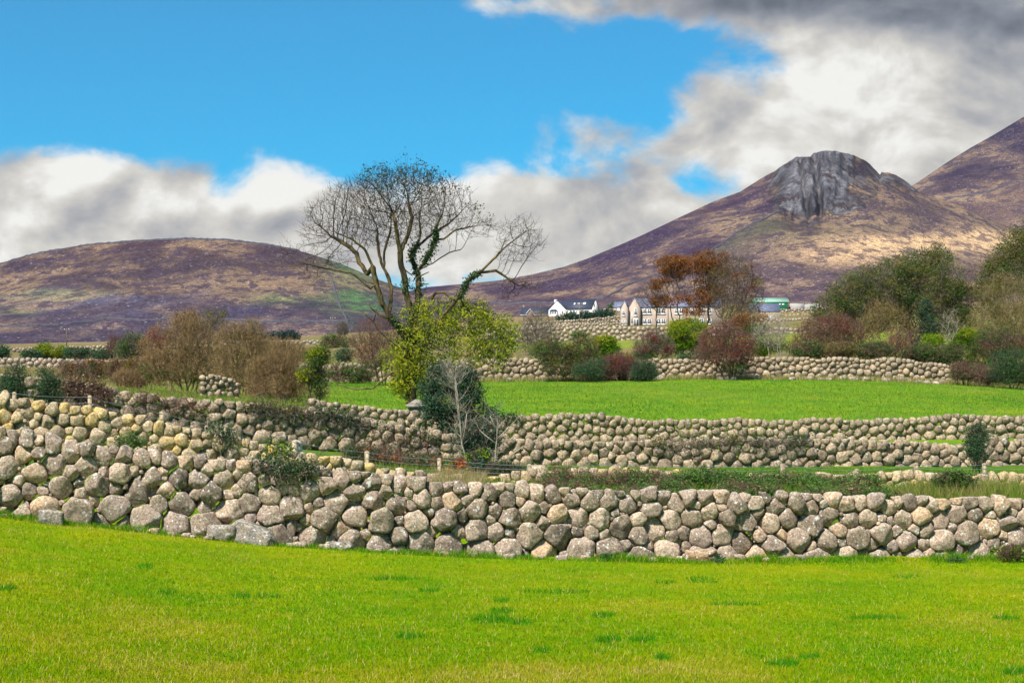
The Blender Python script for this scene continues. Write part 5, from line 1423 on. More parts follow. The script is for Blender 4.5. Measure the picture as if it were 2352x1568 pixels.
plant('evergreen_oak', 'tall dark evergreen rising at the right edge of the view', 'tree', 2345, 150, [(2345, 560, 40, 36), (2315, 590, 46, 30), (2350, 620, 60, 50), (2290, 640, 40, 44), (2380, 560, 40, 60), (2270, 690, 34, 44)], B_OLIVE, 900, 0.011, 3, 0.6, [lv('foliage', L_OLIVE, 12000, 0.15, 0.34, hi=0.8), lv('dark_leaves', L_DARK, 9000, 0.15, 0.34)], 102, stems=2, base_part='trunk', spread_base=0.05)
plant('thorn_tree', 'straw-coloured twiggy bare tree filling the right edge under the tall evergreen', 'tree', 2335, 139, [(2310, 680, 52, 50), (2350, 700, 50, 56), (2320, 740, 66, 40), (2275, 730, 40, 40), (2300, 775, 60, 36)], B_STRAW, 1500, 0.0095, 4, 0.7, [lv('foliage', L_OLIVE, 8500, 0.11, 0.32, lo=0.2), lv('dead_leaves', L_DEAD, 1500, 0.1, 0.32)], 103, stems=2, base_part='trunk', spread_base=0.08)
plant('small_tree', 'mauve bare treetop showing between the grove and the right-edge trees', 'tree', 2245, 200, [(2242, 640, 26, 30), (2250, 680, 28, 34)], B_RED, 500, 0.012, 3, 0.7, [], 104, stems=2, vbase=800)
plant('hawthorn', 'dark red-brown undergrowth thorn below the straw-coloured bare tree', 'bush', 2300, 133, [(2290, 800, 30, 26), (2330, 795, 34, 28)], B_RED, 520, 0.009, 3, 0.5, [lv('dark_leaves', L_DARK, 2600, 0.11, 0.28), lv('berry_clumps', L_RED, 700, 0.09, 0.3)], 105, stems=4)
for i, (u, v, ru, rv, lab) in enumerate([(1850, 806, 34, 14, 'low dark undergrowth shrub at the left foot of the grove, on the wall'), (1925, 806, 40, 14, 'low brown-green undergrowth shrub below the crimson-tinged hawthorn'), (2000, 806, 40, 16, 'low dark undergrowth shrub between the two hawthorns of the grove'),
                                           (2105, 812, 34, 16, 'low dark undergrowth shrub under the ivy column'), (2175, 815, 32, 18, 'dark undergrowth shrub under the bare fork at the grove foot'), (2280, 790, 44, 34, 'tall dark undergrowth shrub under the trees at the right edge')]):
    plant('shrub', lab, 'bush', u, 134, [(u, v, ru, rv), (u + ru * 0.5, v - 4, ru * 0.6, rv)], B_RED, 160, 0.009, 3, 0.45, [lv('foliage', L_DARK if i != 1 else L_OLIVE, 4200, 0.11, 0.24), lv('dead_leaves', L_DEAD, 900, 0.1, 0.25)], 120 + i, stems=5, spread_base=0.5)
plant('mauve_bush', 'small round mauve bush far off beside the grey shed', 'bush', 1904, 600, [(1904, 704, 7, 6)], B_RED, 60, 0.03, 3, 0.7, [lv('dead_leaves', L_RED, 260, 0.35, 0.4, hi=0.3)], 106, vbase=711)
plant('hedge', 'long dark clipped hedge below the white bungalow', 'hedge', 1340, 520, [(1295, 733, 16, 8), (1312, 730, 16, 8), (1330, 729, 16, 8), (1350, 727, 16, 7), (1372, 725, 18, 7), (1394, 722, 16, 7), (1404, 722, 10, 6)], B_BROWN, 60, 0.02, 0, 0.3, [lv('foliage', L_HOLLY, 4200, 0.6, 0.7, hi=0.8)], 107, vbase=742, depth=0.5)
plant('windswept_tree', 'small dark tree bent by the wind between bungalow and farmhouse', 'tree', 1400, 660, [(1402, 712, 6, 12), (1406, 700, 5, 7)], B_GREY, 60, 0.02, 1, 0.6, [lv('foliage', L_DARK, 420, 0.5, 0.6)], 108, vbase=722, stems=1)


# bare saplings, traced stem by stem
def sapling(label, Y, stem, r0, r1, side_n, side_len, seed, extra=()):
    rs = np.random.RandomState(seed)
    pts = np.array([at(u, v, Y) for u, v in stem]); pts[0, 2] = gz(pts[0, 0], Y) - 0.03
    root = thing('bare_sapling', label, 'sapling', pts[0])
    t_ = np.linspace(0, 1, len(pts)); tt = np.linspace(0, 1, 26)
    line = np.stack([np.interp(tt, t_, pts[:, i]) for i in range(3)], 1); line[:, 1] += rs.normal(size=26).cumsum() * 0.01
    b = Bag(); rad = np.linspace(r0, r1, 26); b.path(line, rad * 0.8, 7)
    for ex in extra:
        q = np.array([at(u, v, Y) for u, v in ex]); b.path(q, np.linspace(r0 * 0.6, r1, len(q)), 6)
    part(b, 'stem', B_PALE, root, True)
    b = Bag()
    src = [line[rs.randint(4, 26)] for _ in range(side_n)]
    for ex in extra:
        q = np.array([at(u, v, Y) for u, v in ex]); src += [q[rs.randint(1, len(q))] for _ in range(side_n // 6)]
    for s in src:
        a = rs.uniform(0, 6.28); d = np.array([math.cos(a), math.sin(a) * 0.8, rs.uniform(0.3, 1.0)]); d /= np.linalg.norm(d)
        L = side_len * rs.uniform(0.4, 1.2); q = [s]
        for j in range(6):
            d = d + rs.normal(size=3) * 0.13 + np.array([0, 0, 0.08]); d /= np.linalg.norm(d); q.append(q[-1] + d * L / 6)
        q = np.array(q); b.tubes(q[:-1], q[1:], np.linspace(.0065, .0032, 6), np.linspace(.006, .003, 6), 3)
        dd = np.diff(q, axis=0); dd /= np.linalg.norm(dd, axis=1, keepdims=True)
        twiglets(b, q[1:], dd, 1, L * 0.35, 0.0038, rs, 0.3)
    part(b, 'twigs', B_PALE, root)
    return root


sapling('white-barked bare sapling with many upswept twigs, in front of the dark holly', 49.0, [(1073, 1085), (1071, 1057), (1061, 1021), (1058, 988), (1054, 942), (1050, 900), (1047, 872), (1046, 848)], 0.045, 0.008, 64, 0.7, 3,
        [[(1058, 985), (1051, 940), (1046, 890), (1044, 862)], [(1061, 1021), (1068, 985), (1072, 950)]])
sapling('forked pale bare sapling leaning right, beside the low bramble', 46.5, [(1135, 1100), (1136, 1079), (1138, 1040), (1141, 1005), (1143, 962)], 0.034, 0.008, 14, 0.6, 4,
        [[(1137, 1079), (1165, 1052), (1200, 1026), (1216, 1018), (1242, 1008)], [(1140, 1010), (1160, 990), (1184, 966)], [(1139, 1018), (1118, 1002), (1102, 988)], [(1140, 990), (1130, 965), (1126, 955)]])


# ivy and dead creeper lying over wall tops
def drape(name, label, cat, wall, u0, u1, below, n_stem, n_leaf, leaf, lsize, seed, stem_mat=B_GREY, extra=None, rise=0.05, off=0.16):
    rs = np.random.RandomState(seed)
    root = thing(name, label, cat, wall.top((u0 + u1) / 2)[0])
    b = Bag()
    for i in range(n_stem):
        u = rs.uniform(u0, u1); p, tg, nr = wall.top(u); h = rs.uniform(0, below)
        q = p - nr * rs.uniform(off * 0.6, off * 1.5) + np.array([0, 0, rise - h]); line = [q]
        d = tg * rs.choice([-1, 1]) * rs.uniform(0.2, 1) + np.array([0, 0, rs.uniform(-1, 0.5)])
        for j in range(7):
            d = d + (tg * rs.normal() + np.array([0, 0, 1.0]) * rs.normal() - nr * rs.normal() * 0.35) * 0.55
            d /= np.linalg.norm(d); q = q + d * rs.uniform(0.04, 0.1); line.append(q)
        line = np.array(line); r = rs.uniform(0.003, 0.008); b.tubes(line[:-1], line[1:], r, r * 0.85, 4, rs.rand())
    part(b, 'stem_sprays', stem_mat, root)
    b = Bag(); us_ = rs.uniform(u0, u1, max(8, n_leaf // 40)); Pn = []
    for u in us_:
        p, tg, nr = wall.top(u); c = p - nr * rs.uniform(off * 0.5, off * 1.5) + np.array([0, 0, rise - rs.uniform(0, 1) ** 1.5 * below])
        m = 40; Pn.append(c + tg * rs.normal(size=(m, 1)) * 0.13 - nr * rs.normal(size=(m, 1)) * 0.06 + np.array([0, 0, 1.0]) * rs.normal(size=(m, 1)) * 0.09)
    Pn = np.vstack(Pn); b.leaves(Pn, lsize, rs.uniform(0, 1, len(Pn)), 0.3, 0.8, 0.2, rs)
    part(b, 'leaves', leaf, root)
    return root


drape('ivy', 'ivy mat with brown stems hanging over the top of the tall front wall', 'ivy', W1, 600, 706, 0.22, 70, 900, L_IVY, 0.042, 1, B_GREY, rise=0.08)
drape('ivy', 'yellow-green ivy sprigs above the ivy mat, on the low yellowish wall', 'ivy', W2, 615, 655, 0.28, 12, 320, L_BRIGHT, 0.055, 2, rise=0.1)
drape('ivy', 'small ivy clump on the low yellowish wall, by the third fence post', 'ivy', W2, 482, 536, 0.26, 26, 400, L_IVY, 0.05, 3, rise=0.14)
drape('ivy', 'withered ivy along the top of the middle wall, below the brown bush', 'ivy', W3, 574, 715, 0.20, 190, 650, L_OLIVE, 0.055, 4, rise=0.08)
drape('ivy', 'withered ivy along the top of the middle wall, left of the holly', 'ivy', W3, 716, 830, 0.26, 130, 560, L_IVY, 0.05, 5, rise=0.08)
drape('dead_creeper', 'brown dead creeper heaped on the middle wall left of its bare stretch', 'creeper', W3, 140, 252, 0.5, 300, 700, L_DEAD, 0.06, 6, B_RED, rise=0.12)
drape('dead_creeper', 'wiry creeper in the middle wall, running right from the dead heap', 'creeper', W3, 300, 480, 0.5, 110, 300, L_DEAD, 0.05, 7, B_RED)
drape('ivy', 'grey ivy stems on top of the rough wall, right of centre', 'ivy', W3, 1500, 1700, 0.16, 170, 600, L_OLIVE, 0.045, 8, rise=0.06)
drape('ivy', 'grey ivy stems matted on the rough wall, farther right of the other ivy', 'ivy', W3, 1715, 1850, 0.16, 120, 450, L_IVY, 0.045, 9, rise=0.05)
drape('dead_creeper', 'thin brown bramble stems across the wall behind the broken pillar, left of the holly', 'creeper', W3, 850, 1010, 0.8, 110, 500, L_IVY, 0.05, 10, B_RED, rise=0.0)
drape('ivy', 'small dark ivy tuft on the even brown wall, at its middle', 'ivy', W4, 1140, 1190, 0.2, 20, 500, L_IVY, 0.06, 11, rise=0.08)
# ---------------------------------------------------------- wire fence ------
M_POST = mat_bark('post_wood', (0.24, 0.18, 0.11), (0.42, 0.34, 0.22), 14)
M_WIRE = mat_plain('wire', (0.34, 0.36, 0.38), 0.45, 0.05, 3, 0.5, 0.7)


def fence(label, posts, Y0, Y1, strands, netting, seed):
    rs = np.random.RandomState(seed)
    tops = [at(u, v, Y0 + (Y1 - Y0) * (u - posts[0][0]) / (posts[-1][0] - posts[0][0])) for u, v in posts]
    root = thing('wire_fence', label, 'fence', on_ground(posts[0][0], Y0))
    for p in tops:
        b = Bag(); zb = gz(p[0], p[1]) - 0.15; h = p[2] - zb
        b.box((p[0], p[1], zb + h / 2), (0.095, 0.095, h), rs.uniform(0, 0.6), rs.rand(), 0.94)
        b.box((p[0], p[1], p[2] + 0.008), (0.07, 0.07, 0.016), rs.uniform(0, 0.6), rs.rand(), 0.6)
        part(b, 'fence_post', M_POST, root)
    for s in strands:
        b = Bag(); line = []
        for a, c in zip(tops[:-1], tops[1:]):
            for k in range(8):
                t_ = k / 8; q = a + (c - a) * t_; q = q + np.array([0, -0.055, -s - 0.05 * math.sin(math.pi * t_) * (0.6 + s)]); line.append(q)
        line.append(tops[-1] + np.array([0, -0.055, -s]))
        b.path(line, 0.0042, 4); part(b, 'wire_strand', M_WIRE, root)
    if netting:
        b = Bag(); s0, s1 = netting
        for a, c in zip(tops[:-1], tops[1:]):
            n = int(np.linalg.norm(c - a) / 0.16)
            for k in range(n):
                t_ = (k + 0.5) / n; q = a + (c - a) * t_ + np.array([0, -0.055, -0.05 * math.sin(math.pi * t_)])
                b.tubes([q - (0, 0, s0)], [q - (0, 0, s1)], 0.003, 0.003, 3)
        part(b, 'wire_netting', M_WIRE, root)
    return root


fence('sagging wire fence with four wooden posts running down beside the low yellowish wall, left', [(-70, 880), (33, 901), (206, 909), (371, 946), (518, 977), (676, 1012), (843, 1036), (1009, 1052)], 39.9, 42.5, (0.03, 0.17, 0.30, 0.46, 0.62), (0.30, 0.75), 1)
fence('low wire fence with squat wooden posts along the weedy strip, right', [(1009, 1052), (1216, 1066), (1423, 1063), (1628, 1068), (1798, 1065), (1968, 1077), (2104, 1063), (2261, 1064), (2420, 1060)], 42.6, 43.4, (0.03, 0.13, 0.24, 0.36), None, 2)
for lab, u, v, Y, wd in (('single short wooden stake in the grass behind the middle wall, left', 504, 916, 66, 0.1), ('single pale post standing behind the far wall, under the bright round bush', 1570, 816, 133, 0.16), ('broken orange-brown stump of a stake before the middle wall', 517, 976, 45, 0.1)):
    p = at(u, v, Y); zb = gz(p[0], p[1]) - 0.1; b = Bag(); h = p[2] - zb
    b.box((0, 0, h / 2), (wd, wd, h), 0.3, 0.7, 0.9); b.box((0, 0, h + 0.01), (wd * .7, wd * .7, 0.02), 0.3, 0.9, 0.6)
    o = put('wooden_stake', b.mesh('wooden_stake'), M_POST); o.location = (p[0], p[1], zb); tag(o, lab, 'stake')

# --------------------------------------------------------- gate pillar ------
p = on_ground(957, 66.0); pt_ = at(957, 917, 66.0); Hp = pt_[2] - p[2]
gp = thing('gate_pillar', 'squat stone gate pillar with a low pyramid cap, beside the ash trunk', 'pillar', p)
M_PIL = mat_stone('pillar_stone', [(0.38, 0.29, 0.22), (0.42, 0.34, 0.27)], 0.5, 0.0, 1.5); M_CAP = mat_plain('cap_concrete', (0.26, 0.23, 0.19), 0.9, 0.15, 6)
b = Bag(); b.box((p[0], p[1], p[2] + Hp * 0.5 - 0.2), (0.62, 0.62, Hp - 0.2), 0.12, 0.4); part(b, 'pillar_shaft', M_PIL, gp)
b = Bag(); b.box((p[0], p[1], p[2] + Hp - 0.26), (0.80, 0.80, 0.11), 0.12, 0.5); b.box((p[0], p[1], p[2] + Hp - 0.10), (0.795, 0.795, 0.21), 0.12, 0.5, 0.12); part(b, 'pillar_cap', M_CAP, gp)

# --------------------------------------------------------------- sheep ------
sp_ = on_ground(676, 44.6); ztop = at(676, 1009, 44.6)[2]
if ztop - sp_[2] < 0.62:
    sp_[2] = ztop - 0.72
Hs = ztop - sp_[2]
M_WOOL, t = newmat('fleece')
p_ = t.pos(); wn = t.noise(p_, 30, 4, 0.7); at_m = t.attr('rnd')
c = t.mix(t.smooth(wn, 0.3, 0.7), (0.52, 0.47, 0.38), (0.78, 0.75, 0.68)); c = t.mix(t.smooth(at_m, 0.6, 0.95), c, (0.25, 0.62, 0.75))
t.bsdf(c, 0.95, t.bump(wn, 0.8, 0.03), 0.1)
M_FACE = mat_plain('sheep_face', (0.10, 0.07, 0.06), 0.8, 0.2, 20)
sh = thing('sheep', 'white sheep with a dark face and a blue mark, looking over the low wall', 'sheep', sp_)
me = bpy.data.meshes.new('body'); ob = bpy.data.objects.new('sheep_skin', me)
z0 = Hs - 0.72
J = [((0, 0.45, 0.50 + z0), .17), ((0, 0.22, 0.53 + z0), .20), ((0, 0.0, 0.52 + z0), .20), ((0, -0.2, 0.52 + z0), .19), ((0, -0.36, 0.58 + z0), .12), ((0, -0.47, 0.60 + z0), .09), ((0, -0.62, 0.50 + z0), .055),
     ((.10, 0.40, 0.34 + z0), .085), ((.11, 0.46, 0.2 + z0), .045), ((.11, 0.42, 0.0), .03), ((-.10, 0.40, 0.34 + z0), .085), ((-.11, 0.46, 0.2 + z0), .045), ((-.11, 0.42, 0.0), .03),
     ((.10, -0.18, 0.34 + z0), .07), ((.10, -0.2, 0.2 + z0), .04), ((.10, -0.18, 0.0), .03), ((-.10, -0.18, 0.34 + z0), .07), ((-.10, -0.2, 0.2 + z0), .04), ((-.10, -0.18, 0.0), .03), ((0, .6, .46 + z0), .05)]
Ed = [(2, 1), (1, 0), (2, 3), (3, 4), (4, 5), (5, 6), (0, 7), (7, 8), (8, 9), (0, 10), (10, 11), (11, 12), (3, 13), (13, 14), (14, 15), (3, 16), (16, 17), (17, 18), (0, 19)]
me.from_pydata([j[0] for j in J], Ed, []); COL.objects.link(ob)
ob.modifiers.new('skin', 'SKIN'); md = ob.modifiers.new('sub', 'SUBSURF'); md.levels = md.render_levels = 2
for i, j in enumerate(J):
    me.skin_vertices[0].data[i].radius = (j[1], j[1])
me.skin_vertices[0].data[2].use_root = True
dg = bpy.context.evaluated_depsgraph_get(); ev = bpy.data.meshes.new_from_object(ob.evaluated_get(dg))
bpy.data.objects.remove(ob); ev.name = 'body'
nv = len(ev.vertices); co = np.zeros(nv * 3); ev.vertices.foreach_get('co', co); co = co.reshape(-1, 3)
blue = np.exp(-((co[:, 0] - .12) ** 2 + (co[:, 1] + .05) ** 2 + (co[:, 2] - .7 - z0) ** 2) / .012)
a = ev.attributes.new('rnd', 'FLOAT', 'POINT'); a.data.foreach_set('value', blue.astype(np.float32))
ev.materials.clear(); ev.materials.append(M_WOOL); ev.materials.append(M_FACE)
cen = np.array([pl.center[:] for pl in ev.polygons]); dark = ((cen[:, 1] < -0.44) | (cen[:, 2] < 0.24 + z0)).astype(np.int32)
ev.polygons.foreach_set('material_index', dark); ev.polygons.foreach_set('use_smooth', np.ones(len(dark), bool))
bo = bpy.data.objects.new('body', ev); COL.objects.link(bo); bo.parent = sh
for s in (-1, 1):
    b = Bag(); q = np.array([[s * .07, -.46, .66 + z0], [s * .13, -.46, .67 + z0], [s * .18, -.47, .63 + z0], [s * .14, -.48, .60 + z0], [s * .08, -.475, .61 + z0]]); b.slab(q, 0.02)
    put('ear', b.mesh('ear'), M_FACE, sh)

# -------------------------------------------------------------- houses ------
M_RENDER = mat_plain('white_render', (0.80, 0.77, 0.70), 0.85, 0.04, 1.5); M_TAN = mat_plain('tan_render', (0.40, 0.31, 0.245), 0.9, 0.10, 3.0)
M_BRICK = mat_plain('brown_brick', (0.27, 0.18, 0.14), 0.9, 0.15, 3); M_RUB = mat_stone('rubble', [(0.36, 0.29, 0.21), (0.46, 0.38, 0.28)], 0.3, 0, 3.0)
M_SLATE = mat_plain('dark_slate', (0.028, 0.034, 0.06), 0.6, 0.2, 1.2, 0.4); M_SLATE2 = mat_plain('blue_slate', (0.13, 0.145, 0.215), 0.6, 0.15, 1.2, 0.4)
M_FRAME = mat_plain('white_frame', (0.82, 0.82, 0.80), 0.5, 0.02, 1); M_PIPE = mat_plain('dark_pipe', (0.03, 0.03, 0.035), 0.5, 0.1, 2)
M_GREEN = mat_plain('green_sheet', (0.25, 0.42, 0.32), 0.5, 0.08, 0.8); M_GREEN2 = mat_plain('dark_green_sheet', (0.015, 0.16, 0.08), 0.5, 0.1, 0.8)
M_GREY = mat_plain('grey_block', (0.36, 0.34, 0.32), 0.9, 0.12, 1.2); M_REDP = mat_plain('red_paint', (0.52, 0.03, 0.03), 0.35, 0.05, 1, 0.5); M_DOOR = mat_plain('red_door', (0.36, 0.07, 0.03), 0.5, 0.1, 1)
M_SOLAR = mat_plain('solar_panel', (0.06, 0.17, 0.36), 0.25, 0.05, 1, 0.6); M_TYRE = mat_plain('tyre', (0.02, 0.02, 0.02), 0.8, 0.1, 4)
M_GLASS, t = newmat('window_glass')
b_ = t.bsdf((0.035, 0.045, 0.06), 0.08, None, 0.6)


def lpart(bag, name, mat, parent):
    return put(name, bag.mesh(name), mat, parent)


def block(bag, x0, x1, y0, y1, eave, ridge, along='x', foot=-3.0):
    """walls of a gabled block; foot reaches below the ground"""
    if along == 'x':
        ym = (y0 + y1) / 2; prof = [(y0, foot), (y1, foot), (y1, eave), (ym, ridge), (y0, eave)]
        A_ = [(x0, y, z) for y, z in prof]; B_2 = [(x1, y, z) for y, z in prof]
    else:
        xm = (x0 + x1) / 2; prof = [(x0, foot), (x1, foot), (x1, eave), (xm, ridge), (x0, eave)]
        A_ = [(x, y0, z) for x, z in prof]; B_2 = [(x, y1, z) for x, z in prof]
    loops = [4, 3, 2, 1, 0, 5, 6, 7, 8, 9]; sizes = [5, 5]
    for i in range(5):
        j = (i + 1) % 5; loops += [i, j, j + 5, i + 5]; sizes.append(4)
    bag.add(A_ + B_2, loops, sizes)


def roof(bag, x0, x1, y0, y1, eave, ridge, along='x', over=0.3, th=0.16):
    if along == 'x':
        ym = (y0 + y1) / 2; k = (ridge - eave) / (ym - y0); e = over; xa, xb = x0 - over * .7, x1 + over * .7; up = 0.06
        for s in (-1, 1):
            ye = y0 - e if s < 0 else y1 + e
            q = [(xa, ye, eave - k * e + up), (xb, ye, eave - k * e + up), (xb, ym, ridge + up), (xa, ym, ridge + up)]
            q = q if s < 0 else q[::-1]
            lift = np.array([0, 0, th]); bag.slab(np.array(q) + lift, th)
    else:
        xm = (x0 + x1) / 2; k = (ridge - eave) / (xm - x0); e = over; ya, yb = y0 - over * .7, y1 + over * .3; up = 0.06
        for s in (-1, 1):
            xe = x0 - e if s < 0 else x1 + e
            q = [(xe, yb, eave - k * e + up), (xe, ya, eave - k * e + up), (xm, ya, ridge + up), (xm, yb, ridge + up)]
            q = q if s < 0 else q[::-1]
            bag.slab(np.array(q) + np.array([0, 0, th]), th)


def window(parent, x, y, z, w, h, face='front', bars=1, sill=True):
    """frame (with sill) standing a little proud of the wall, and its pane"""
    f = Bag(); g = Bag(); t_ = 0.09 + 0.02 * w
    def bx(bag, cx, cz, sx, sz, d, off):
        if face == 'front':
            bag.box((x + cx, y - off, z + cz), (sx, d, sz))
        elif face == 'right':
            bag.box((x + off, y + cx, z + cz), (d, sx, sz))
        else:
            bag.box((x - off, y + cx, z + cz), (d, sx, sz))
    bx(f, 0, h / 2 - t_ / 2, w, t_, 0.1, 0.05); bx(f, 0, -h / 2 + t_ / 2, w, t_, 0.1, 0.05)
    bx(f, -w / 2 + t_ / 2, 0, t_, h - 2 * t_, 0.1, 0.05); bx(f, w / 2 - t_ / 2, 0, t_, h - 2 * t_, 0.1, 0.05)
    for i in range(bars):
        bx(f, (i + 1) / (bars + 1) * w - w / 2, 0, 0.07, h - 2 * t_, 0.08, 0.045)
    bx(f, 0, 0.02, w - 2 * t_, 0.06, 0.06, 0.04)
    if sill:
        bx(f, 0, -h / 2 - 0.08, w + 0.25, 0.15, 0.2, 0.1)
    bx(g, 0, 0, w - t_, h - t_, 0.03, 0.017)
    fo = lpart(f, 'window', M_FRAME, parent); lpart(g, 'pane', M_GLASS, fo)
    return fo


def house(name, label, cat, u, v, Y, rot):
    o = thing(name, label, cat, at(u, v, Y)); o.rotation_euler = (0, 0, math.radians(rot)); return o


# white bungalow (front-left corner of its gabled wing is the origin)
wb = house('bungalow', 'white bungalow with a dark slate roof, its gabled wing at the left', 'house', 1259.5, 725, 680, -24)
b = Bag(); block(b, 7.6, 18.0, 1.2, 9.6, 2.35, 6.3); block(b, 0, 7.6, 0, 9.0, 2.35, 5.9, 'y'); lpart(b, 'wall', M_RENDER, wb)
b = Bag(); roof(b, 3.8, 18.0, 1.2, 9.6, 2.35, 6.3); roof(b, 0, 7.6, 0, 9.0, 2.35, 5.9, 'y'); rf = lpart(b, 'roof', M_SLATE, wb)
b = Bag(); b.box((0.9, 5.5, 5.2), (1.0, 0.8, 3.0)); b.box((0.9, 5.5, 6.75), (1.15, 0.95, 0.14)); lpart(b, 'chimney', M_RENDER, rf)
for x in (9.6, 11.6, 13.6, 14.1):
    b = Bag(); kz = (6.3 - 2.35) / 4.2; yy_ = 1.2 + 2.3; b.slab([(x, yy_ - .5, 2.35 + 1.8 * kz + .34), (x + .55, yy_ - .5, 2.35 + 1.8 * kz + .34), (x + .55, yy_ + .3, 2.35 + 2.6 * kz + .34), (x, yy_ + .3, 2.35 + 2.6 * kz + .34)], 0.1); lpart(b, 'roof_window', M_FRAME, rf)
for x, w_, n in ((9.2, 1.0, 0), (10.5, 1.0, 0), (14.0, 1.6, 1), (15.9, 1.4, 1)):
    window(wb, x, 1.2, 1.25, w_, 1.4, 'front', n)
window(wb, 18.0, 4.0, 3.9, 1.0, 1.3, 'right', 0); window(wb, 18.0, 3.0, 1.2, .8, 1.3, 'right', 0); window(wb, 18.0, 6.6, 1.2, 1.2, 1.2, 'right', 1)
b = Bag(); b.box((6.0, -0.06, 1.0), (1.0, 0.1, 2.05)); d_ = lpart(b, 'door', M_FRAME, wb); b = Bag(); b.box((6.05, -0.13, 1.25), (0.5, 0.03, 1.1)); lpart(b, 'door_pane', M_GLASS, d_)
b = Bag(); b.box((2.6, -0.65, 0.05), (2.8, 1.3, 3.1)); bay = lpart(b, 'bay_window', M_FRAME, wb)
b = Bag()
for i in range(4):
    b.box((1.55 + i * .7, -1.315, 1.0), (.52, .03, .9))
lpart(b, 'pane', M_GLASS, bay)
b = Bag(); b.box((2.6, -0.6, 2.0), (3.3, 1.6, 0.8), 0, .5, 0.55); lpart(b, 'bay_roof', M_SLATE, bay)

# tan farmhouse
th = house('farmhouse', 'long two-storey tan farmhouse with blue slate roofs, behind the sycamores', 'house', 1425, 749, 460, -4)
b = Bag(); block(b, 5.4, 27.0, 1.6, 9.6, 5.25, 7.7); block(b, 2.15, 5.4, 0.4, 8, 5.1, 7.65, 'y'); block(b, 0, 2.15, -0.5, 6.5, 4.75, 6.8, 'y'); lpart(b, 'wall', M_TAN, th)
b = Bag(); roof(b, 4.2, 27.0, 1.6, 9.6, 5.25, 7.7); roof(b, 2.15, 5.4, 0.4, 7.5, 5.1, 7.65, 'y', 0.12); roof(b, 0, 2.15, -0.5, 6.5, 4.75, 6.8, 'y', 0.12); rf = lpart(b, 'roof', M_SLATE2, th)
for x in (13.6, 24.5):
    b = Bag(); b.box((x, 5.6, 8.1), (1.0, .8, 1.4)); b.box((x, 5.6, 8.86), (1.15, .95, .12)); lpart(b, 'chimney', M_TAN, rf)
b = Bag(); b.slab([(1.25, .7, 6.85), (2.1, .7, 5.25), (2.1, 2.5, 5.25), (1.25, 2.5, 6.85)][::-1], 0.08); lpart(b, 'solar_panel', M_SOLAR, rf)
for x, n, w_ in ((6.6, 1, 1.05), (7.85, 1, 1.05), (10.3, 1, 1.05), (11.6, 1, 1.05), (15.2, 1, 1.05), (16.4, 1, 1.05), (19.4, 1, 1.1), (21.8, 1, 1.1), (23.9, 1, 1.1)):
    window(th, x, 1.6, 4.15, w_, 1.45, 'front', n); window(th, x, 1.6, 1.35, w_, 1.45, 'front', n)
window(th, 0.85, -0.5, 3.6, 0.75, 1.5, 'front', 1); window(th, 0.4, -0.5, 1.0, 0.4, 1.2, 'front', 0); window(th, 1.4, -0.5, 1.0, 0.4, 1.2, 'front', 0)
window(th, 4.1, 0.4, 3.9, 0.75, 2.0, 'front', 1); window(th, 3.1, 0.4, 2.2, 0.35, 3.4, 'front', 0)
b = Bag(); b.box((4.2, 0.34, 1.0), (1.2, .1, 2.1)); d_ = lpart(b, 'patio_door', M_FRAME, th); b = Bag(); b.box((3.9, .275, 1.0), (.42, .03, 1.7)); b.box((4.5, .275, 1.0), (.42, .03, 1.7)); lpart(b, 'pane', M_GLASS, d_)
b = Bag(); b.box((19.6 - 1.2, 1.5, 1.2), (1.3, .1, 2.4)); lpart(b, 'red_door', M_DOOR, th)
for x, y in ((2.2, 0.3), (5.5, 1.5), (12.8, 1.5), (17.6, 1.5)):
    b = Bag(); b.box((x, y, 2.5), (.12, .12, 5.2)); lpart(b, 'drainpipe', M_PIPE, th)

# stone barn with one small window
sb = house('stone_barn', 'low rubble-stone barn with a blue slate roof, right of the sycamores', 'barn', 1716, 738, 452, -3)
b = Bag(); block(b, 0, 8.6, 0, 6, 2.5, 4.7); lpart(b, 'wall', M_RUB, sb); b = Bag(); roof(b, 0, 8.6, 0, 6, 2.5, 4.7, over=.15); lpart(b, 'roof', M_SLATE2, sb)
window(sb, 5.8, 0, .95, .75, 1.1, 'front', 1); window(sb, 1.4, 0, .95, .75, 1.1, 'front', 1)
b = Bag(); b.box((4.2, 3.0, 4.95), (.5, .4, .9)); lpart(b, 'chimney', M_DOOR, sb)
gb = house('green_barn', 'farm shed with a pale green sheet roof, above the stone barn', 'shed', 1731, 706, 560, 0)
b = Bag(); block(b, 0, 11.7, 0, 9, 1.7, 3.3); lpart(b, 'wall', M_GREEN2, gb); b = Bag(); roof(b, 0, 11.7, 0, 9, 1.7, 3.3, over=.2); lpart(b, 'roof', M_GREEN, gb)
b = Bag(); b.box((8.4, -.08, 1.0), (1.2, .1, .45)); b.box((9.7, -.08, 1.0), (.7, .1, .45)); lpart(b, 'window', M_FRAME, gb)
b = Bag(); b.box((11.4, -.3, .2), (.18, .18, 3)); lpart(b, 'corner_post', M_DOOR, gb)
o = house('container', 'dark green flat-roofed shed adjoining the pale green barn on its right', 'shed', 1793.5, 703, 562, 0)
b = Bag(); b.box((1.4, 1.5, -.2), (2.9, 3, 3.0)); lpart(b, 'wall', M_GREEN2, o); b = Bag(); b.box((1.4, 1.5, 1.36), (3.1, 3.2, .1)); lpart(b, 'roof', M_PIPE, o)
o = house('grey_shed', 'low grey block shed right of the dark green one', 'shed', 1815, 705, 566, 0)
b = Bag(); b.box((2.2, 1.5, -.2), (4.6, 3, 3.0)); lpart(b, 'wall', M_GREY, o); b = Bag(); b.box((2.2, 1.5, 1.36), (4.8, 3.2, .1)); lpart(b, 'roof', M_GREY, o)
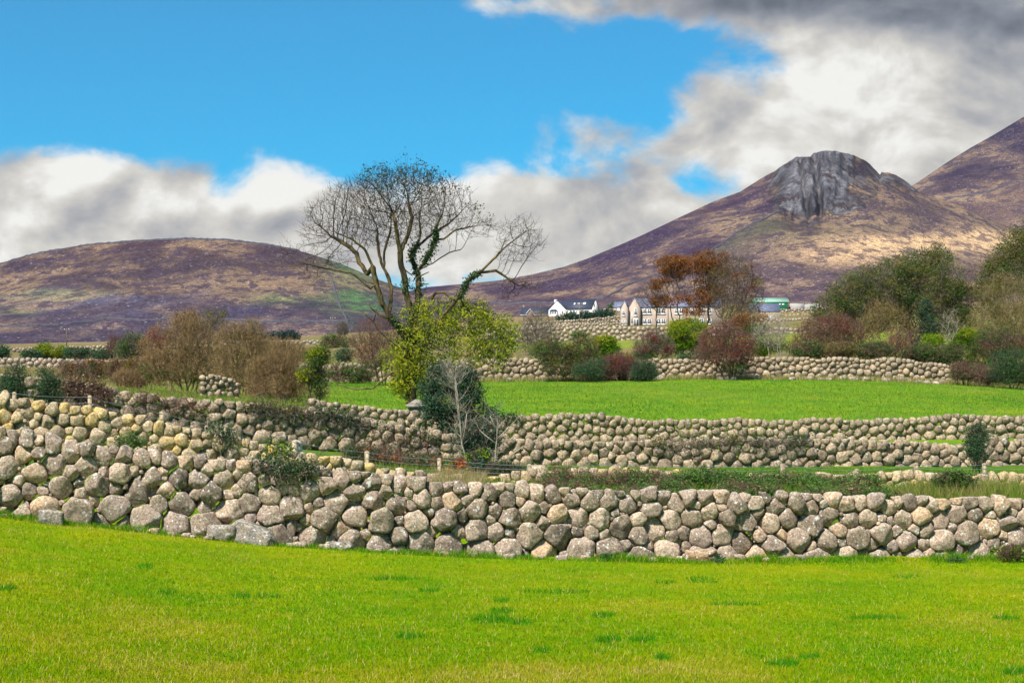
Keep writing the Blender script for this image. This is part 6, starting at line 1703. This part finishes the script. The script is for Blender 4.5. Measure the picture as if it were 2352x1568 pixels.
o = house('grey_shed', 'pale grey shed with a green door, last in the row of sheds', 'shed', 1850, 705, 569, 0)
b = Bag(); b.box((3.5, 1.5, -.2), (7, 3, 2.8)); lpart(b, 'wall', M_GREY, o); b = Bag(); b.box((2.3, -.04, -.2), (1.6, .08, 1.2)); lpart(b, 'door', M_GREEN2, o); b = Bag(); b.box((3.5, 1.5, 1.26), (7.2, 3.2, .1)); lpart(b, 'roof', M_GREY, o)

# brown bungalow at the left, mostly behind bare twigs
bb = house('bungalow', 'brown brick bungalow with a dark roof and small porch gable, left of the white one', 'house', 1195, 733, 700, -6)
b = Bag(); block(b, 0, 13, 1.5, 8.5, 2.0, 5.2); block(b, 2.6, 5.2, 0.6, 5, 2.1, 3.9, 'y'); lpart(b, 'wall', M_BRICK, bb)
b = Bag(); roof(b, 0, 13, 1.5, 8.5, 2.0, 5.2); roof(b, 2.6, 5.2, 0.6, 4.5, 2.1, 3.9, 'y', .2); rf = lpart(b, 'roof', M_SLATE, bb)
b = Bag(); b.box((1.0, 5, 5.4), (.8, .8, 1.4)); b.box((1.0, 5, 6.16), (.95, .95, .12)); lpart(b, 'chimney', M_BRICK, rf)
b = Bag()
for s in (-1, 1):
    b.tubes([(3.9 + s * 1.55, .36, 2.2)], [(3.9, .36, 4.25)], .12, .12, 4)
b.box((6.5, 1.05, 1.86), (13.2, .12, .2)); lpart(b, 'bargeboard', M_FRAME, bb)
for x in (1.2, 7.0, 9.5):
    window(bb, x, 1.5, .9, 1.2, 1.2, 'front', 1)
# small blue-roofed house between
bh = house('cottage', 'small tan cottage with a blue roof between bungalow and farmhouse', 'house', 1397, 717, 720, -28)
b = Bag(); block(b, 0, 7, 0, 5.5, 2.0, 4.3); lpart(b, 'wall', M_TAN, bh); b = Bag(); roof(b, 0, 7, 0, 5.5, 2.0, 4.3); lpart(b, 'roof', M_SLATE2, bh)
b = Bag(); b.box((4.8, -.06, .8), (1.2, .1, 1.4)); lpart(b, 'white_door', M_FRAME, bh)
o = house('white_hut', 'tiny white hut right of the white bungalow', 'hut', 1384, 718, 700, 0)
b = Bag(); block(b, 0, 1.4, 0, 2, 1.2, 2.0, 'y'); lpart(b, 'wall', M_RENDER, o); b = Bag(); roof(b, 0, 1.4, 0, 2, 1.2, 2.0, 'y', .08, .06); lpart(b, 'roof', M_RENDER, o)
# red car glimpsed in front of the farmhouse
rc = house('parked_car', 'bright red car glimpsed by the farmhouse, above the bright round bush', 'car', 1564.5, 747, 448, 0)
b = Bag(); b.box((0, 0, .62), (1.7, 4.0, .62), 0, .5, .94); b.box((0, .2, 1.16), (1.56, 2.2, .48), 0, .5, .8); lpart(b, 'body', M_REDP, rc)
b = Bag(); b.box((0, -.93, 1.17), (1.2, .06, .34)); lpart(b, 'windscreen', M_GLASS, rc)
for sx in (-1, 1):
    for sy in (-1, 1):
        b = Bag(); b.path([(sx * .7, sy * 1.3, .32), (sx * .9, sy * 1.3, .32)], .32, 14); lpart(b, 'wheel', M_TYRE, rc)

# telegraph poles
for lab, u, vt, vb, Y, wd in (('wooden telegraph pole before the white bungalow', 1331.5, 694, 749, 420, .26), ('telegraph pole on the tan slope above the sheds', 1811.5, 648, 700, 640, .34),
                              ('grey telegraph pole on the lower left hill, left of the hawthorn', 153, 753, 796, 420, .26), ('grey telegraph pole on the left hill, beside the pale steep wall', 764.5, 727, 772, 430, .26)):
    p = at(u, vb, Y); top = at(u + 1 * (u > 1400), vt, Y)
    o = thing('telegraph_pole', lab, 'pole', p)
    b = Bag(); b.path([p - (0, 0, 1), (p + top) / 2, top], [wd * .55, wd * .5, wd * .4], 8); part(b, 'pole', B_GREY, o)
    b = Bag(); b.box(top - (0, 0, .5), (1.3, .12, .14)); part(b, 'crossarm', B_GREY, o)
    b = Bag()
    for s in (-.55, .55):
        b.path([top + (s, 0, -.42), top + (s, 0, -.2)], .07, 6)
    part(b, 'insulators', M_FRAME, o)

# --------------------------------------------------------------- grass ------
def blades(P, h, w_, lean, rnd, rs):
    n = len(P); a = rs.uniform(0, 6.283, n)
    side = np.stack([np.cos(a), np.sin(a), np.zeros(n)], 1) * (w_ / 2)[:, None]
    ld = rs.normal(size=(n, 3)) * lean; ld[:, 2] = 1; ld /= np.linalg.norm(ld, axis=1, keepdims=True)
    tip = P + ld * h[:, None]
    V = np.stack([P - side, P + side, tip], 1).reshape(-1, 3)
    return V, np.repeat(rnd, 3)


def grass_obj(name, label, V, r, mat):
    n = len(V) // 3
    me = mesh_from(name, V, np.arange(3 * n), np.full(n, 3), {'rnd': r})
    o = put(name, me, mat); stuff(o); o['label'] = label
    return o


L_TURF = mat_leaf('turf_blade', [(0.045, 0.22, 0.008), (0.10, 0.27, 0.004), (0.175, 0.30, 0.002), (0.26, 0.32, 0.002), (0.38, 0.30, 0.01), (0.54, 0.42, 0.13)], 0.35, rough=0.7, spec=0.0)
rg = np.random.RandomState(77)
N = 420000
v_ = rg.uniform(1165, 1600, N); u_ = rg.uniform(-60, 2412, N)
# distance on the sloping lawn for each picture point, by a short fixed-point search
Yg = np.full(N, 20.0)
for _ in range(25):
    z = ground((u_ - U0) / F * Yg, Yg); Yn = -z * F / (v_ - H0); Yg = Yg * 0.5 + np.clip(Yn, 10, 33) * 0.5
Xg = (u_ - U0) / F * Yg
limit = np.interp(u_, [-60, 400, 1000, 2412], [29.0, 29.6, 30.4, 31.9])
ok = Yg < limit
Xg, Yg, u_, v_ = Xg[ok], Yg[ok], u_[ok], v_[ok]
Zg = ground(Xg, Yg)
tone = 0.50 + 0.42 * fbm(Xg * 0.55, Yg * 0.35, 5, 91) + 0.22 * fbm(Xg * 2.2, Yg * 1.6, 3, 92) + 0.16 * fbm(Xg * 9, Yg * 6, 3, 94) + rg.normal(size=len(Xg)) * 0.15
TUFTS = [(1150, 1405, 28, 5), (1130, 1424, 48, 6), (1195, 1430, 30, 4), (1385, 1415, 28, 4), (940, 1464, 34, 5), (985, 1357, 26, 4), (615, 1371, 34, 4), (555, 1370, 26, 4), (330, 1303, 22, 4), (1245, 1496, 24, 4), (1395, 1471, 36, 4), (1475, 1471, 30, 4), (1530, 1338, 26, 3), (1862, 1510, 26, 4), (1800, 1526, 38, 4),
         (1690, 1388, 60, 3), (2310, 1420, 30, 4), (2330, 1545, 30, 5), (10, 1352, 30, 4), (1270, 1360, 90, 3), (1620, 1300 + 36, 40, 3), (900, 1330, 60, 3), (380, 1362, 30, 3), (2010, 1420, 70, 3), (1600, 1330, 26, 3), (2080, 1325, 30, 3), (1520, 1512, 20, 4), (1150, 1500 - 120, 20, 3)]
tm = np.zeros(len(Xg))
for a0, b0, sa, sb_ in TUFTS:
    tm = np.maximum(tm, np.exp(-0.5 * (((u_ - a0) / (sa * 0.7)) ** 2 + ((v_ - b0) / (sb_ * 0.9)) ** 2)))
tm = tm * (0.6 + 0.8 * rg.uniform(size=len(tm)))
tone = np.where(tm > 0.35, rg.uniform(0.0, 0.12, len(tone)), tone)
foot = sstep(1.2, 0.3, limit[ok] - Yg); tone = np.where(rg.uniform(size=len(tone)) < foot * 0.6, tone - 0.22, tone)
dry = rg.uniform(size=len(tone)) < 0.035; tone = np.where(dry, 0.97, tone)
h = rg.uniform(0.018, 0.048, len(Xg)) * (1 + 0.9 * (tm > 0.35)) * (1 + 0.5 * dry) * (1 + 0.8 * foot)
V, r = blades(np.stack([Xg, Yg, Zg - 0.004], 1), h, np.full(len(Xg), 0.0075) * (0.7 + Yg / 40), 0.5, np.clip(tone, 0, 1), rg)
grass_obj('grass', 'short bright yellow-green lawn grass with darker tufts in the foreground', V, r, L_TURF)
# uncut grass along the wall foot
n = 24000; uf_ = rg.uniform(-60, 2412, n); yf_ = np.interp(uf_, [-60, 400, 1000, 2412], [29.0, 29.6, 30.4, 31.9]) + rg.normal(size=n) * 0.16 - 0.22; xf_ = (uf_ - U0) / F * yf_
cl = fbm(xf_ * 1.1, xf_ * 0, 4, 97); okf = cl > -0.25 + 0.3 * rg.normal(size=n); xf_, yf_, cl = xf_[okf], yf_[okf], cl[okf]; n = len(xf_)
V, r = blades(np.stack([xf_, yf_, ground(xf_, yf_) - 0.005], 1), rg.uniform(0.05, 0.13, n) * (1.1 + cl), np.full(n, 0.010), 0.5, np.clip(np.where(rg.uniform(size=n) < 0.14, 0.92, 0.10 + rg.normal(size=n) * 0.10), 0, 1), rg)
grass_obj('grass', 'longer darker grass along the foot of the front wall', V, r, L_TURF)
# far field
N = 110000
Yf = rg.uniform(67.5, 128.5, N); uf = rg.uniform(-40 + 700, 2400, N); Xf = (uf - U0) / F * Yf; Zf = ground(Xf, Yf)
tn = 0.32 + 0.5 * fbm(Xf * 0.16, Yf * 0.07, 5, 93) + rg.normal(size=N) * 0.16; tn = np.where((rg.uniform(size=N) < 0.25) & (fbm(Xf * 0.9, Yf * 0.5, 4, 96) > 0.34), 1.0, tn)
V, r = blades(np.stack([Xf, Yf, Zf - 0.01], 1), rg.uniform(0.06, 0.14, N), np.full(N, 0.035), 0.5, np.clip(tn, 0, 1), rg)
L_FIELD = mat_leaf('pasture_blade', [(0.06, 0.17, 0.018), (0.12, 0.235, 0.02), (0.19, 0.275, 0.03), (0.27, 0.27, 0.06), (0.26, 0.17, 0.08)], 0.3)
grass_obj('grass', 'green pasture grass of the far field', V, r, L_FIELD)
# rough strip between the walls, and the fringe on the slopes behind
L_ROUGH = mat_leaf('rough_grass', [(0.06, 0.17, 0.012), (0.12, 0.23, 0.015), (0.24, 0.24, 0.05), (0.36, 0.27, 0.12), (0.46, 0.36, 0.2)], 0.35)
PP = []; hh = []; rr_ = []
for n, ua, ub, ya, yb, h0, h1, t0, t1 in ((26000, 1000, 2420, 36, 41.6, .12, .36, .0, .55), (9000, 1640, 2420, 43.5, 54, .05, .15, 0, .25), (14000, -60, 1100, 33, 46, .06, .22, 0, .5), (9000, 800, 1500, 43, 50, .1, .3, 0.05, .6), (12000, 250, 760, 54, 80, .1, .3, .1, .7),
                                          (9000, 1100, 2420, 127.5, 130, .2, .6, .3, 1.0), (14000, 700, 2420, 132, 178, .15, .5, .1, .8), (12000, -60, 760, 82, 160, .15, .5, .3, .9), (4000, 2080, 2400, 38.5, 41, .2, .5, .15, .75), (3500, 1000, 1110, 37.5, 43, .2, .45, .5, 1.0)):
    y = rg.uniform(ya, yb, n); u = rg.uniform(ua, ub, n); x = (u - U0) / F * y
    PP.append(np.stack([x, y, ground(x, y) - 0.01], 1)); hh.append(rg.uniform(h0, h1, n)); rr_.append(np.clip(rg.uniform(t0, t1, n) + 0.2 * fbm(x * .6, y * .6, 3, 95), 0, 1))
PP = np.vstack(PP); hh = np.concatenate(hh); rr_ = np.concatenate(rr_)
V, r = blades(PP, hh, 0.006 + PP[:, 1] * 0.00028, 0.45, rr_, rg)
grass_obj('rough_grass', 'tall rough grass and weeds between and behind the walls', V, r, L_ROUGH)

if HAZE > 0:
    m = bpy.data.materials.new('haze_air'); m.use_nodes = True; t = NT(m)
    pv = t.n('ShaderNodeVolumePrincipled'); pv.inputs['Color'].default_value = (0.72, 0.80, 1.0, 1); pv.inputs['Density'].default_value = HAZE; pv.inputs['Anisotropy'].default_value = 0.0
    oo = t.n('ShaderNodeOutputMaterial'); t.link(pv.outputs[0], oo.inputs['Volume'])
    b = Bag(); b.box((0, 2100, 640), (13000, 5400, 1500)); o = put('haze', b.mesh('haze'), m); stuff(o)
